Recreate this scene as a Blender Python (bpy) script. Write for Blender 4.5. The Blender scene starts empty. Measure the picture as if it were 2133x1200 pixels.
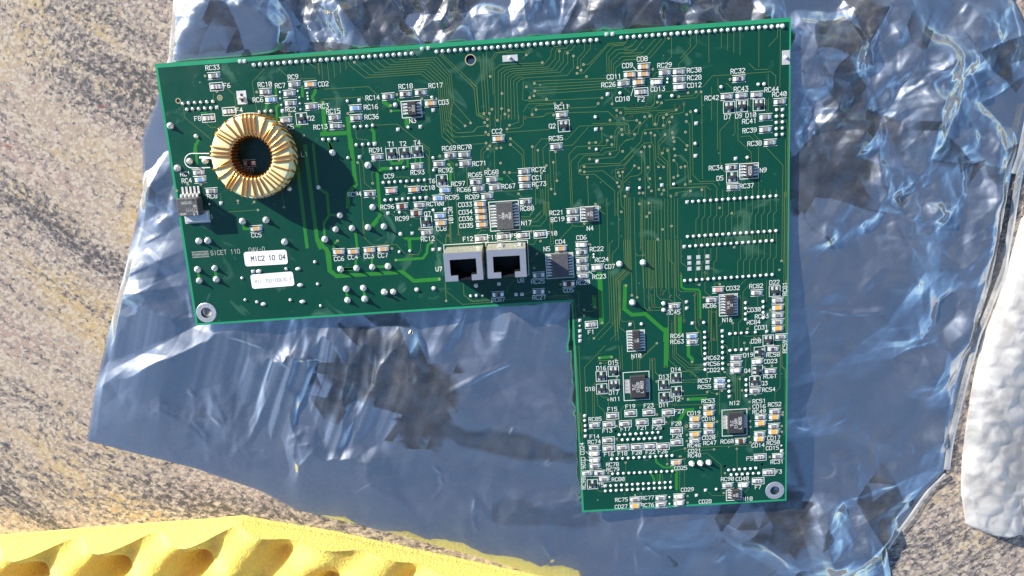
import bpy, bmesh, math, random
import numpy as np
from mathutils import Matrix, Vector
from mathutils.geometry import tessellate_polygon
random.seed(7)
SC = bpy.context.scene
COL = SC.collection
R_ = math.radians

# ------------------------------------------------------------------ camera
# Pose recovered from the board's right angles; metres, board frame = top face of the board.
FPX = 1650.0
CA, CB, CC = R_(12.72), R_(-0.71), R_(3.89)
CT = Vector((-0.1494, 0.0937, -0.3308))
ROT = Matrix.Rotation(CA, 3, 'X') @ Matrix.Rotation(CB, 3, 'Y') @ Matrix.Rotation(CC, 3, 'Z')
CAMB = -(ROT.transposed() @ CT)                      # camera in the board frame
ZTOP = 0.0081                                        # board's top face above the stone
RZ = Matrix.Rotation(CC, 3, 'Z')
_cw = RZ @ CAMB
LOC = Vector((-_cw.x, -_cw.y, ZTOP))                 # board origin in the world, camera above (0,0)
CAMW = Vector((0, 0, _cw.z + ZTOP))
MW = (Matrix.Rotation(CA, 3, 'X') @ Matrix.Rotation(CB, 3, 'Y')).transposed()
cam = bpy.data.cameras.new('camera'); camo = bpy.data.objects.new('camera', cam); COL.objects.link(camo)
camo.matrix_world = Matrix.Translation(CAMW) @ MW.to_4x4()
cam.sensor_width = 36; cam.lens = 36 * FPX / 2133; cam.clip_start = 0.01; cam.clip_end = 50
SC.camera = camo

def U(px, py, h=0.0):
    """photo point -> board frame, on the plane h above the board"""
    d = ROT.transposed() @ Vector(((px - 1066.5) / FPX, -(py - 600) / FPX, -1))
    t = (h - CAMB.z) / d.z
    return CAMB.x + d.x * t, CAMB.y + d.y * t
def W(px, py, z=0.0):
    """photo point -> world, on the plane z"""
    d = MW @ Vector(((px - 1066.5) / FPX, -(py - 600) / FPX, -1))
    t = (z - CAMW.z) / d.z
    return CAMW.x + d.x * t, CAMW.y + d.y * t

# ------------------------------------------------------------------ sky, sun, exposure
a0, a1 = W(1098, 498, ZTOP), W(1286, 619, ZTOP)
SAZ = math.atan2(a0[1] - a1[1], a0[0] - a1[0])       # towards the sun, world XY
SEL = R_(21.5)
wd = bpy.data.worlds.new('World'); SC.world = wd; wd.use_nodes = True
nt = wd.node_tree; bg = nt.nodes['Background']
sky = nt.nodes.new('ShaderNodeTexSky'); sky.sky_type = 'NISHITA'; sky.sun_disc = False
sky.sun_elevation = SEL; sky.sun_rotation = math.pi / 2 - SAZ
nt.links.new(sky.outputs[0], bg.inputs[0]); bg.inputs[1].default_value = 0.10
sky.air_density = 1.0; sky.dust_density = 0.4; sky.ozone_density = 3.0
sun = bpy.data.lights.new('sun', 'SUN'); sun.energy = 5.0; sun.angle = R_(0.55); sun.color = (1, 0.93, 0.82)
so = bpy.data.objects.new('sun', sun); COL.objects.link(so)
so.rotation_euler = Vector((math.cos(SAZ) * math.cos(SEL), math.sin(SAZ) * math.cos(SEL), math.sin(SEL))).to_track_quat('Z', 'Y').to_euler()
SC.view_settings.view_transform = 'Standard'; SC.view_settings.look = 'None'
SC.view_settings.exposure = 1.0; SC.view_settings.gamma = 1

# ------------------------------------------------------------------ materials
def mat(name, col, rough=0.5, metal=0.0, coat=0.0, spec=0.5, vary=0.0, vscale=400, bump=0.0, bscale=900, sss=0.0, bdist=0.0004):
    m = bpy.data.materials.new(name); m.use_nodes = True
    n = m.node_tree.nodes; l = m.node_tree.links; b = n['Principled BSDF']
    b.inputs['Base Color'].default_value = (*col, 1); b.inputs['Roughness'].default_value = rough
    b.inputs['Metallic'].default_value = metal; b.inputs['Coat Weight'].default_value = coat
    b.inputs['Specular IOR Level'].default_value = spec
    if sss:
        b.inputs['Subsurface Weight'].default_value = sss
        b.inputs['Subsurface Radius'].default_value = (0.018, 0.010, 0.002); b.inputs['Subsurface Scale'].default_value = 1.0
    if vary or bump:
        tc = n.new('ShaderNodeTexCoord')
    if vary:
        t = n.new('ShaderNodeTexNoise'); t.inputs['Scale'].default_value = vscale; t.inputs['Detail'].default_value = 5
        l.new(tc.outputs['Object'], t.inputs['Vector'])
        mx = n.new('ShaderNodeMix'); mx.data_type = 'RGBA'
        mx.inputs['A'].default_value = (*[c * (1 - vary) for c in col], 1)
        mx.inputs['B'].default_value = (*[min(1, c * (1 + vary)) for c in col], 1)
        l.new(t.outputs['Fac'], mx.inputs['Factor']); l.new(mx.outputs['Result'], b.inputs['Base Color'])
    if bump:
        t2 = n.new('ShaderNodeTexNoise'); t2.inputs['Scale'].default_value = bscale; t2.inputs['Detail'].default_value = 4
        l.new(tc.outputs['Object'], t2.inputs['Vector'])
        bp = n.new('ShaderNodeBump'); bp.inputs['Strength'].default_value = bump; bp.inputs['Distance'].default_value = bdist
        l.new(t2.outputs['Fac'], bp.inputs['Height']); l.new(bp.outputs['Normal'], b.inputs['Normal'])
    return m

TIN = mat('solder', (0.80, 0.79, 0.77), 0.38, 0.55, vary=0.15, vscale=900, bump=0.35, bscale=1500)
PAD = mat('tinned_pad', (0.74, 0.73, 0.72), 0.42, 0.5, vary=0.15, vscale=700)
CERAM = mat('white_ceramic', (0.78, 0.76, 0.72), 0.5)
GLAZE = mat('black_glaze', (0.055, 0.05, 0.055), 0.35)
BLUE = mat('blue_glaze', (0.13, 0.30, 0.60), 0.35)
TAN = mat('tan_ceramic', (0.60, 0.33, 0.13), 0.5, vary=0.15, vscale=500)
AMBER = mat('amber_ceramic', (0.85, 0.40, 0.06), 0.5)
PINK = mat('pink_ceramic', (0.60, 0.30, 0.25), 0.5)
IVORY = mat('ivory_ceramic', (0.72, 0.70, 0.62), 0.5)
BROWN = mat('brown_ceramic', (0.13, 0.045, 0.02), 0.4)
FERR = mat('ferrite_grey', (0.20, 0.17, 0.16), 0.45)
EPOXY = mat('black_epoxy', (0.045, 0.043, 0.045), 0.42, vary=0.35, vscale=1500, bump=0.3)
EPOXYG = mat('grey_epoxy', (0.085, 0.085, 0.09), 0.45, vary=0.6, vscale=1300, bump=0.3)
SILK = mat('white_print', (0.72, 0.74, 0.70), 0.6)
SILKG = mat('grey_print', (0.42, 0.45, 0.40), 0.5)
GOLD = mat('gold_ring', (0.50, 0.45, 0.27), 0.4, 0.25)
HOLE = mat('drilled_hole', (0.02, 0.025, 0.02), 0.7)
THIN = mat('thin_trace', (0.095, 0.165, 0.05), 0.32, coat=0.4)
WIDE = mat('wide_trace', (0.024, 0.19, 0.022), 0.32, coat=0.5)
RIM = mat('board_rim', (0.02, 0.27, 0.125), 0.35, coat=0.4, vary=0.25, vscale=60)
PAPER = mat('white_paper', (0.82, 0.82, 0.82), 0.6)
INK = mat('black_ink', (0.03, 0.03, 0.035), 0.6)
INKG = mat('grey_ink', (0.13, 0.13, 0.14), 0.6)
MARK = mat('laser_mark', (0.50, 0.50, 0.48), 0.6)
NICKEL = mat('nickel_shield', (0.62, 0.62, 0.66), 0.33, 0.75, vary=0.1, vscale=250)
NICKELW = mat('shield_side', (0.55, 0.53, 0.42), 0.4, 0.55, vary=0.25, vscale=500)
BLACKP = mat('black_plastic', (0.012, 0.012, 0.013), 0.4)
COPPER = mat('copper_wire', (0.80, 0.36, 0.07), 0.24, 0.85, vary=0.2, vscale=300)
CORE = mat('painted_core', (0.82, 0.77, 0.43), 0.45, vary=0.1, vscale=120, bump=0.15, bscale=500)
ALU = mat('metal_ring', (0.55, 0.56, 0.60), 0.45, 0.7, vary=0.25, vscale=600, bump=0.4)

BORE_SHADE = mat('shaded_bore_wire', (0.16, 0.05, 0.02), 0.35)  # wire inside the coil, with the bore's shade put into its colour
def board_material():
    m = bpy.data.materials.new('green_solder_mask'); m.use_nodes = True
    n = m.node_tree.nodes; l = m.node_tree.links; b = n['Principled BSDF']
    tc = n.new('ShaderNodeTexCoord')
    def noise(scale, det=4, dist=0.0):
        t = n.new('ShaderNodeTexNoise'); t.inputs['Scale'].default_value = scale; t.inputs['Detail'].default_value = det
        t.inputs['Distortion'].default_value = dist; l.new(tc.outputs['Object'], t.inputs['Vector']); return t.outputs['Fac']
    def ramp(src, p0, p1):
        r = n.new('ShaderNodeMapRange'); r.inputs['From Min'].default_value = p0; r.inputs['From Max'].default_value = p1
        l.new(src, r.inputs['Value']); return r.outputs['Result']
    def mix(f, A, B):
        mx = n.new('ShaderNodeMix'); mx.data_type = 'RGBA'
        for k, v in (('Factor', f), ('A', A), ('B', B)):
            if isinstance(v, (tuple, float)): mx.inputs[k].default_value = v
            else: l.new(v, mx.inputs[k])
        return mx.outputs['Result']
    c = mix(noise(18), (0.0016, 0.045, 0.025, 1), (0.003, 0.064, 0.038, 1))
    # flux residue and scratches: pale smears
    s = ramp(noise(48, 9, 1.8), 0.60, 0.86)
    c2 = mix(s, c, (0.10, 0.22, 0.15, 1))
    vd = n.new('ShaderNodeTexVoronoi'); vd.inputs['Scale'].default_value = 240; l.new(tc.outputs['Object'], vd.inputs['Vector'])
    dust = ramp(vd.outputs['Distance'], 0.085, 0.05); dk = n.new('ShaderNodeMath'); dk.operation = 'MULTIPLY'; l.new(dust, dk.inputs[0]); l.new(ramp(noise(140, 3), 0.55, 0.65), dk.inputs[1])
    c2 = mix(dk.outputs[0], c2, (0.30, 0.38, 0.33, 1))
    l.new(c2, b.inputs['Base Color'])
    rr = ramp(noise(90, 6), 0.3, 0.7)
    mr = n.new('ShaderNodeMapRange'); mr.inputs['To Min'].default_value = 0.24; mr.inputs['To Max'].default_value = 0.38
    l.new(rr, mr.inputs['Value']); l.new(mr.outputs['Result'], b.inputs['Roughness'])
    b.inputs['Coat Weight'].default_value = 0.25; b.inputs['Coat Roughness'].default_value = 0.15
    bp = n.new('ShaderNodeBump'); bp.inputs['Strength'].default_value = 0.12; bp.inputs['Distance'].default_value = 0.0002
    l.new(noise(700, 2), bp.inputs['Height']); l.new(bp.outputs['Normal'], b.inputs['Normal'])
    return m
MASK = board_material()

def granite():
    m = bpy.data.materials.new('granite'); m.use_nodes = True
    n = m.node_tree.nodes; l = m.node_tree.links; b = n['Principled BSDF']
    tc = n.new('ShaderNodeTexCoord')
    wn = n.new('ShaderNodeTexNoise'); wn.inputs['Scale'].default_value = 6; wn.inputs['Detail'].default_value = 2
    l.new(tc.outputs['Object'], wn.inputs['Vector'])
    sub = n.new('ShaderNodeVectorMath'); sub.operation = 'MULTIPLY_ADD'
    l.new(wn.outputs['Color'], sub.inputs[0]); sub.inputs[1].default_value = (0.05, 0.05, 0); l.new(tc.outputs['Object'], sub.inputs[2])
    fn = n.new('ShaderNodeTexNoise'); fn.inputs['Scale'].default_value = 900; fn.inputs['Detail'].default_value = 3
    l.new(tc.outputs['Object'], fn.inputs['Vector'])
    fj = n.new('ShaderNodeVectorMath'); fj.operation = 'MULTIPLY_ADD'
    l.new(fn.outputs['Color'], fj.inputs[0]); fj.inputs[1].default_value = (0.0016, 0.0016, 0); l.new(tc.outputs['Object'], fj.inputs[2])
    cs = n.new('ShaderNodeVectorMath'); cs.operation = 'SUBTRACT'; l.new(sub.outputs[0], cs.inputs[0]); cs.inputs[1].default_value = (-0.03, 0.22, 0)
    ln = n.new('ShaderNodeVectorMath'); ln.operation = 'LENGTH'; l.new(cs.outputs[0], ln.inputs[0])
    sx = n.new('ShaderNodeSeparateXYZ'); l.new(cs.outputs[0], sx.inputs[0])
    at2 = n.new('ShaderNodeMath'); at2.operation = 'ARCTAN2'; l.new(sx.outputs[0], at2.inputs[0])
    ng = n.new('ShaderNodeMath'); ng.operation = 'MULTIPLY'; l.new(sx.outputs[1], ng.inputs[0]); ng.inputs[1].default_value = -1.0; l.new(ng.outputs[0], at2.inputs[1])
    sc2 = n.new('ShaderNodeMath'); sc2.operation = 'MULTIPLY'; l.new(at2.outputs[0], sc2.inputs[0]); sc2.inputs[1].default_value = 0.2
    pol = n.new('ShaderNodeCombineXYZ'); l.new(sc2.outputs[0], pol.inputs[0]); l.new(ln.outputs['Value'], pol.inputs[1])
    ang = 0.0
    def noise(scale, det, st, src=None, dist=0.0, rough=0.6):
        mp = n.new('ShaderNodeMapping'); mp.inputs['Rotation'].default_value = (0, 0, ang); mp.inputs['Scale'].default_value = st
        l.new((src or pol).outputs[0], mp.inputs['Vector'])
        t = n.new('ShaderNodeTexNoise'); t.inputs['Scale'].default_value = scale; t.inputs['Detail'].default_value = det
        t.inputs['Distortion'].default_value = dist; t.inputs['Roughness'].default_value = rough
        l.new(mp.outputs[0], t.inputs['Vector']); return t.outputs['Fac']
    def cell(scale, st):
        """one random grey per mineral grain"""
        mp = n.new('ShaderNodeMapping'); mp.inputs['Rotation'].default_value = (0, 0, ang); mp.inputs['Scale'].default_value = st
        l.new(fj.outputs[0], mp.inputs['Vector'])
        v = n.new('ShaderNodeTexVoronoi'); v.inputs['Scale'].default_value = scale; l.new(mp.outputs[0], v.inputs['Vector'])
        sp = n.new('ShaderNodeSeparateColor'); l.new(v.outputs['Color'], sp.inputs[0]); return sp.outputs[0]
    def ramp(src, *stops):
        r = n.new('ShaderNodeValToRGB'); e = r.color_ramp.elements
        e[0].position, e[0].color = stops[0][0], (*stops[0][1], 1); e[1].position, e[1].color = stops[-1][0], (*stops[-1][1], 1)
        for p, c in stops[1:-1]:
            x = e.new(p); x.color = (*c, 1)
        l.new(src, r.inputs[0]); return r.outputs[0]
    def madd(a, k, c):
        x = n.new('ShaderNodeMath'); x.operation = 'MULTIPLY_ADD'; l.new(a, x.inputs[0]); x.inputs[1].default_value = k
        if isinstance(c, float): x.inputs[2].default_value = c
        else: l.new(c, x.inputs[2])
        return x.outputs[0]
    def mix(f, A, B):
        mx = n.new('ShaderNodeMix'); mx.data_type = 'RGBA'
        for k, v in (('Factor', f), ('A', A), ('B', B)):
            if isinstance(v, (tuple, float)): mx.inputs[k].default_value = v
            else: l.new(v, mx.inputs[k])
        return mx.outputs['Result']
    K, Wt = (0, 0, 0), (1, 1, 1)
    base = ramp(noise(17, 5, (1, 1.8, 1)), (0.36, (0.38, 0.275, 0.225)), (0.5, (0.41, 0.325, 0.245)), (0.64, (0.50, 0.36, 0.17)))
    g = cell(800, (1, 1.2, 1))
    c = mix(ramp(g, (0.55, K), (0.8, (.75, .75, .75))), base, (0.55, 0.48, 0.385, 1))
    band = ramp(noise(11, 6, (0.5, 2.9, 1), None, 0.3), (0.40, K), (0.64, Wt))
    cloud = noise(400, 5, (1.25, 1.05, 1), None, 0.25, 0.66)
    d1 = madd(band, 0.23, madd(g, -0.16, madd(cloud, 1.0, 0.08)))
    c = mix(ramp(d1, (0.55, K), (0.70, Wt)), c, (0.235, 0.205, 0.195, 1))
    g2 = cell(1100, (0.9, 1.2, 1))
    d2 = madd(band, 0.20, madd(g2, 0.16, madd(cloud, 1.0, 0.0)))
    c = mix(ramp(d2, (0.72, K), (0.82, Wt)), c, (0.09, 0.083, 0.08, 1))
    red = ramp(noise(75, 1, (1, 1, 1)), (0.765, K), (0.785, Wt)); c = mix(red, c, (0.25, 0.06, 0.04, 1))
    l.new(c, b.inputs['Base Color'])
    b.inputs['Roughness'].default_value = 0.42; b.inputs['Specular IOR Level'].default_value = 0.35
    return m
GRANITE = granite()

def film(name, refl, tint, rough, trans, haze, hazecol=(0.8, 0.8, 0.8), milk=False, painted_refl=False):
    """thin metallised plastic: part mirror, part clear, a little milky"""
    m = bpy.data.materials.new(name); m.use_nodes = True
    n = m.node_tree.nodes; l = m.node_tree.links; n.clear()
    out = n.new('ShaderNodeOutputMaterial')
    g = n.new('ShaderNodeBsdfGlossy'); g.inputs['Color'].default_value = (*tint, 1); g.inputs['Roughness'].default_value = rough
    g2 = n.new('ShaderNodeBsdfGlossy'); g2.inputs['Color'].default_value = (*tint, 1); g2.inputs['Roughness'].default_value = 0.44
    gm = n.new('ShaderNodeMixShader'); gm.inputs[0].default_value = 0.25; l.new(g.outputs[0], gm.inputs[1]); l.new(g2.outputs[0], gm.inputs[2])
    t = n.new('ShaderNodeBsdfTransparent'); t.inputs['Color'].default_value = (*trans, 1)
    d = n.new('ShaderNodeBsdfDiffuse'); d.inputs['Color'].default_value = (*hazecol, 1)
    tc = n.new('ShaderNodeTexCoord')
    nz = n.new('ShaderNodeTexNoise'); nz.inputs['Scale'].default_value = 45; nz.inputs['Detail'].default_value = 8; nz.inputs['Distortion'].default_value = 1.2
    l.new(tc.outputs['Object'], nz.inputs['Vector'])
    mr = n.new('ShaderNodeMapRange'); mr.inputs['From Min'].default_value = 0.35; mr.inputs['From Max'].default_value = 0.75
    mr.inputs['To Min'].default_value = haze * 0.5; mr.inputs['To Max'].default_value = haze * 1.7
    l.new(nz.outputs['Fac'], mr.inputs['Value'])
    bp = n.new('ShaderNodeBump'); bp.inputs['Strength'].default_value = 0.05; bp.inputs['Distance'].default_value = 0.001
    nb = n.new('ShaderNodeTexNoise'); nb.inputs['Scale'].default_value = 130; nb.inputs['Detail'].default_value = 3
    l.new(tc.outputs['Object'], nb.inputs['Vector']); l.new(nb.outputs['Fac'], bp.inputs['Height'])
    l.new(bp.outputs['Normal'], g.inputs['Normal'])
    fr = n.new('ShaderNodeFresnel'); fr.inputs['IOR'].default_value = 1.6
    ad = n.new('ShaderNodeMath'); ad.operation = 'MULTIPLY_ADD'; l.new(fr.outputs[0], ad.inputs[0]); ad.inputs[1].default_value = 0.6; ad.use_clamp = True
    if painted_refl:                                           # painted dark reflections: the attribute weakens the mirror patch by patch
        at = n.new('ShaderNodeAttribute'); at.attribute_name = 'dark_refl'
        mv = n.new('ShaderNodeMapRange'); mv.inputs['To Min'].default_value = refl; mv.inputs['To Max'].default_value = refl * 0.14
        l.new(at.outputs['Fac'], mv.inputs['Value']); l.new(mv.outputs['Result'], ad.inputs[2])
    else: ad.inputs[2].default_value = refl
    m1 = n.new('ShaderNodeMixShader'); l.new(ad.outputs[0], m1.inputs[0]); l.new(t.outputs[0], m1.inputs[1]); l.new(gm.outputs[0], m1.inputs[2])
    m2 = n.new('ShaderNodeMixShader'); l.new(mr.outputs['Result'], m2.inputs[0]); l.new(m1.outputs[0], m2.inputs[1]); l.new(d.outputs[0], m2.inputs[2])
    if milk:
        tl = n.new('ShaderNodeBsdfTranslucent'); tl.inputs['Color'].default_value = (*hazecol, 1)
        m3 = n.new('ShaderNodeMixShader'); m3.inputs[0].default_value = 0.5; l.new(d.outputs[0], m3.inputs[1]); l.new(tl.outputs[0], m3.inputs[2]); l.new(m3.outputs[0], m2.inputs[2])
    l.new(m2.outputs[0], out.inputs['Surface'])
    return m
FILM = film('metallised_film', 0.56, (0.88, 0.91, 0.96), 0.03, (0.80, 0.79, 0.76), 0.030, painted_refl=True)
INNER = film('inner_film', 0.16, (0.88, 0.90, 0.94), 0.06, (0.80, 0.79, 0.76), 0.02)
SEAM = film('welded_seam', 0.22, (0.9, 0.9, 0.9), 0.25, (0.85, 0.85, 0.83), 0.26, (0.75, 0.75, 0.72))
WRAP = film('bubble_film', 0.12, (1, 1, 1), 0.14, (0.97, 0.97, 0.97), 0.46, (0.96, 0.96, 0.96), True)
FOAM = mat('yellow_foam', (0.95, 0.70, 0.165), 0.95, spec=0.1, vary=0.10, vscale=1100, bump=1.0, bscale=900, sss=0.5, bdist=0.0011)

# ------------------------------------------------------------------ mesh helpers
class MB:
    def __init__(s): s.v = []; s.f = []; s.m = []; s.mats = []
    def mi(s, m):
        if m not in s.mats: s.mats.append(m)
        return s.mats.index(m)
    def add(s, vs, fs, m):
        o = len(s.v); k = s.mi(m); s.v += [tuple(v) for v in vs]
        s.f += [tuple(i + o for i in f) for f in fs]; s.m += [k] * len(fs)
    def box(s, x0, x1, y0, y1, z0, z1, m, bev=0.0, bottom=False):
        if bev:
            b = bev
            vs = [(x0, y0, z0), (x1, y0, z0), (x1, y1, z0), (x0, y1, z0), (x0, y0, z1 - b), (x1, y0, z1 - b), (x1, y1, z1 - b), (x0, y1, z1 - b),
                  (x0 + b, y0 + b, z1), (x1 - b, y0 + b, z1), (x1 - b, y1 - b, z1), (x0 + b, y1 - b, z1)]
            fs = [(0, 1, 5, 4), (1, 2, 6, 5), (2, 3, 7, 6), (3, 0, 4, 7), (4, 5, 9, 8), (5, 6, 10, 9), (6, 7, 11, 10), (7, 4, 8, 11), (8, 9, 10, 11)]
        else:
            vs = [(x0, y0, z0), (x1, y0, z0), (x1, y1, z0), (x0, y1, z0), (x0, y0, z1), (x1, y0, z1), (x1, y1, z1), (x0, y1, z1)]
            fs = [(0, 1, 5, 4), (1, 2, 6, 5), (2, 3, 7, 6), (3, 0, 4, 7), (4, 5, 6, 7)]
        if bottom: fs.append((3, 2, 1, 0))
        s.add(vs, fs, m)
    def poly(s, pts, z0, z1, m, bottom=False):
        n = len(pts); vs = [(x, y, z0) for x, y in pts] + [(x, y, z1) for x, y in pts]
        a = sum(pts[i][0] * pts[(i + 1) % n][1] - pts[(i + 1) % n][0] * pts[i][1] for i in range(n))
        fs = [(i, (i + 1) % n, (i + 1) % n + n, i + n) for i in range(n)]
        tri = tessellate_polygon([[Vector((x, y, 0)) for x, y in pts]])
        fs += [tuple(i + n for i in t) for t in tri]
        if bottom: fs += [tuple(t) for t in tri]
        s.add(vs, fs, m)
    def quad_xy(s, p, q, w, z, m, ext=0.5):
        dx, dy = q[0] - p[0], q[1] - p[1]; L = math.hypot(dx, dy)
        if L < 1e-9: return
        ux, uy = dx / L, dy / L; e = w * ext
        ax, ay, bx, by = p[0] - ux * e, p[1] - uy * e, q[0] + ux * e, q[1] + uy * e; nx, ny = -uy * w / 2, ux * w / 2
        s.add([(ax + nx, ay + ny, z), (ax - nx, ay - ny, z), (bx - nx, by - ny, z), (bx + nx, by + ny, z)], [(0, 1, 2, 3)], m)
    def track(s, P, w, z, m):
        P = [p for i, p in enumerate(P) if i == 0 or math.hypot(p[0] - P[i-1][0], p[1] - P[i-1][1]) > 1e-6]; n = len(P)
        if n < 2: return
        ds = []
        for p, q in zip(P, P[1:]): L = math.hypot(q[0]-p[0], q[1]-p[1]); ds.append(((q[0]-p[0])/L, (q[1]-p[1])/L))
        vs = []
        for i in range(n):
            a = ds[max(0, i-1)]; c = ds[min(n-2, i)]; nx, ny = -a[1]-c[1], a[0]+c[0]; L = math.hypot(nx, ny)
            if L < .3: nx, ny, L = -c[1], c[0], 1.0
            nx, ny = nx/L, ny/L; k = w/2/max(.5, nx*-c[1] + ny*c[0])
            e = (-w*.3 if i == 0 else w*.3 if i == n-1 else 0)
            x, y = P[i][0] + c[0]*e, P[i][1] + c[1]*e
            vs += [(x+nx*k, y+ny*k, z), (x-nx*k, y-ny*k, z)]
        s.add(vs, [(2*i, 2*i+1, 2*i+3, 2*i+2) for i in range(n-1)], m)
    def ring(s, cx, cy, r0, r1, z, m, n=12):
        vs = []; fs = []
        for i in range(n):
            c, d = math.cos(2 * math.pi * i / n), math.sin(2 * math.pi * i / n)
            vs += [(cx + r0 * c, cy + r0 * d, z), (cx + r1 * c, cy + r1 * d, z)]
        for i in range(n):
            j = (i + 1) % n; fs.append((2 * i, 2 * i + 1, 2 * j + 1, 2 * j))
        s.add(vs, fs, m)
    def disc(s, cx, cy, r, z, m, n=8):
        s.add([(cx + r * math.cos(2 * math.pi * i / n), cy + r * math.sin(2 * math.pi * i / n), z) for i in range(n)], [tuple(range(n))], m)
    def lathe(s, prof, m, n=10, cx=0, cy=0, sx=1, sy=1):
        vs = []; fs = []
        for r, z in prof:
            for i in range(n):
                vs.append((cx + sx * r * math.cos(2 * math.pi * i / n), cy + sy * r * math.sin(2 * math.pi * i / n), z))
        for k in range(len(prof) - 1):
            for i in range(n):
                j = (i + 1) % n; fs.append((k * n + i, k * n + j, (k + 1) * n + j, (k + 1) * n + i))
        fs.append(tuple((len(prof) - 1) * n + i for i in range(n)))
        s.add(vs, fs, m)
    def mesh(s, name, smooth=False):
        me = bpy.data.meshes.new(name); me.from_pydata(s.v, [], s.f)
        for m in s.mats: me.materials.append(m)
        me.polygons.foreach_set('material_index', s.m)
        if smooth: me.polygons.foreach_set('use_smooth', [True] * len(s.f))
        bm = bmesh.new(); bm.from_mesh(me); bmesh.ops.recalc_face_normals(bm, faces=bm.faces) if not smooth else None; bm.to_mesh(me); bm.free()
        me.update(); return me
    def obj(s, name, parent=None, smooth=False, loc=None, rz=0):
        return put(name, s.mesh(name, smooth), parent, loc, rz)

def put(name, me, parent=None, loc=None, rz=0, scale=None):
    o = bpy.data.objects.new(name, me); COL.objects.link(o)
    if parent: o.parent = parent
    if loc: o.location = loc
    if rz: o.rotation_euler = (0, 0, rz)
    if scale: o.scale = scale
    return o
def empty(name, parent=None, loc=None, rz=0): return put(name, None, parent, loc, rz)
def tag(o, label, cat=None, kind=None, group=None):
    if label: o['label'] = label
    if cat: o['category'] = cat
    if kind: o['kind'] = kind
    if group: o['group'] = group
    return o

# stroke lettering on a 4 x 6 grid
FONT = {
 'R': [[(0,0),(0,6),(3,6),(4,5),(4,4),(3,3),(0,3)],[(2,3),(4,0)]], 'C': [[(4,5),(3,6),(1,6),(0,5),(0,1),(1,0),(3,0),(4,1)]],
 'D': [[(0,0),(0,6),(3,6),(4,5),(4,1),(3,0),(0,0)]], 'F': [[(0,0),(0,6),(4,6)],[(0,3),(3,3)]], 'N': [[(0,0),(0,6),(4,0),(4,6)]],
 'O': [[(1,0),(0,1),(0,5),(1,6),(3,6),(4,5),(4,1),(3,0),(1,0)]], 'Q': [[(1,0),(0,1),(0,5),(1,6),(3,6),(4,5),(4,1),(3,0),(1,0)],[(2.5,1.5),(4,-.3)]],
 'T': [[(0,6),(4,6)],[(2,6),(2,0)]], 'U': [[(0,6),(0,1),(1,0),(3,0),(4,1),(4,6)]], 'L': [[(0,6),(0,0),(4,0)]],
 'S': [[(4,5),(3,6),(1,6),(0,5),(0,4),(1,3),(3,3),(4,2),(4,1),(3,0),(1,0),(0,1)]], 'I': [[(2,0),(2,6)]], 'E': [[(4,6),(0,6),(0,0),(4,0)],[(0,3),(3,3)]],
 'V': [[(0,6),(2,0),(4,6)]], 'M': [[(0,0),(0,6),(2,3),(4,6),(4,0)]], '-': [[(.5,3),(3.5,3)]], 'K': [[(0,0),(0,6)],[(4,6),(0,2.5)],[(1.3,3.6),(4,0)]],
 '0': [[(1,0),(0,1),(0,5),(1,6),(3,6),(4,5),(4,1),(3,0),(1,0)],[(.6,1),(3.4,5)]], '1': [[(1,5),(2.2,6),(2.2,0)]],
 '2': [[(0,5),(1,6),(3,6),(4,5),(4,4),(0,0),(4,0)]], '3': [[(0,6),(4,6),(2,3.6),(3,3.6),(4,2.6),(4,1),(3,0),(1,0),(0,1)]],
 '4': [[(3,0),(3,6),(0,2),(4,2)]], '5': [[(4,6),(0,6),(0,3.4),(3,3.4),(4,2.4),(4,1),(3,0),(0,0)]],
 '6': [[(3.5,6),(1,5),(0,3),(0,1),(1,0),(3,0),(4,1),(4,2),(3,3),(0,2.8)]], '7': [[(0,6),(4,6),(1.5,0)]],
 '8': [[(1,3),(0,4),(0,5),(1,6),(3,6),(4,5),(4,4),(3,3),(1,3),(0,2),(0,1),(1,0),(3,0),(4,1),(4,2),(3,3)]],
 '9': [[(.5,0),(3,1),(4,3),(4,5),(3,6),(1,6),(0,5),(0,4),(1,3),(4,3.2)]], ' ': []}
ZI = [0]
def text(mb, s, x, y, hgt, z, m, ang=0.0, wdt=None, adv=1.42, asp=1.0):
    """lettering with its left end at x and its middle at y"""
    k = hgt / 6; w = wdt or hgt * 0.135; ca, sa = math.cos(ang), math.sin(ang); cx = 0
    for ch in s:
        for st in FONT[ch]:
            pts = []
            for a, b in st:
                px, py = cx + a * k * asp, (b - 3) * k
                pts.append((x + px * ca - py * sa, y + px * sa + py * ca))
            for p, q in zip(pts, pts[1:]):
                ZI[0] = (ZI[0] + 1) % 7
                mb.quad_xy(p, q, w, z + ZI[0] * 2e-6, m)
        cx += 4 * k * asp * adv
    return cx
mm = 0.001
# ------------------------------------------------------------------ survey of the board
# windows of the photograph in which positions were read: origin and magnification
WIN = {'A': (310,110,5.714), 'B': (650,100,5.714), 'C': (980,40,5.714), 'D': (1300,20,5.714), 'E': (330,300,5.714), 'F': (650,290,5.714),
       'G': (960,240,5.714), 'H': (1300,200,5.714), 'I': (380,480,5.714), 'J': (680,460,5.714), 'K': (900,420,5.714), 'L': (1150,500,5.714),
       'M': (1330,400,6.0), 'N': (1330,580,5.715), 'O': (1190,720,6.667), 'P': (1400,720,6.667), 'Q': (1190,860,5.454), 'R': (1400,860,5.454)}
def T(w, x, y): o = WIN[w]; return o[0] + x / o[2], o[1] + y / o[2]
def TU(w, x, y, h=0.0): return U(*T(w, x, y), h)

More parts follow.
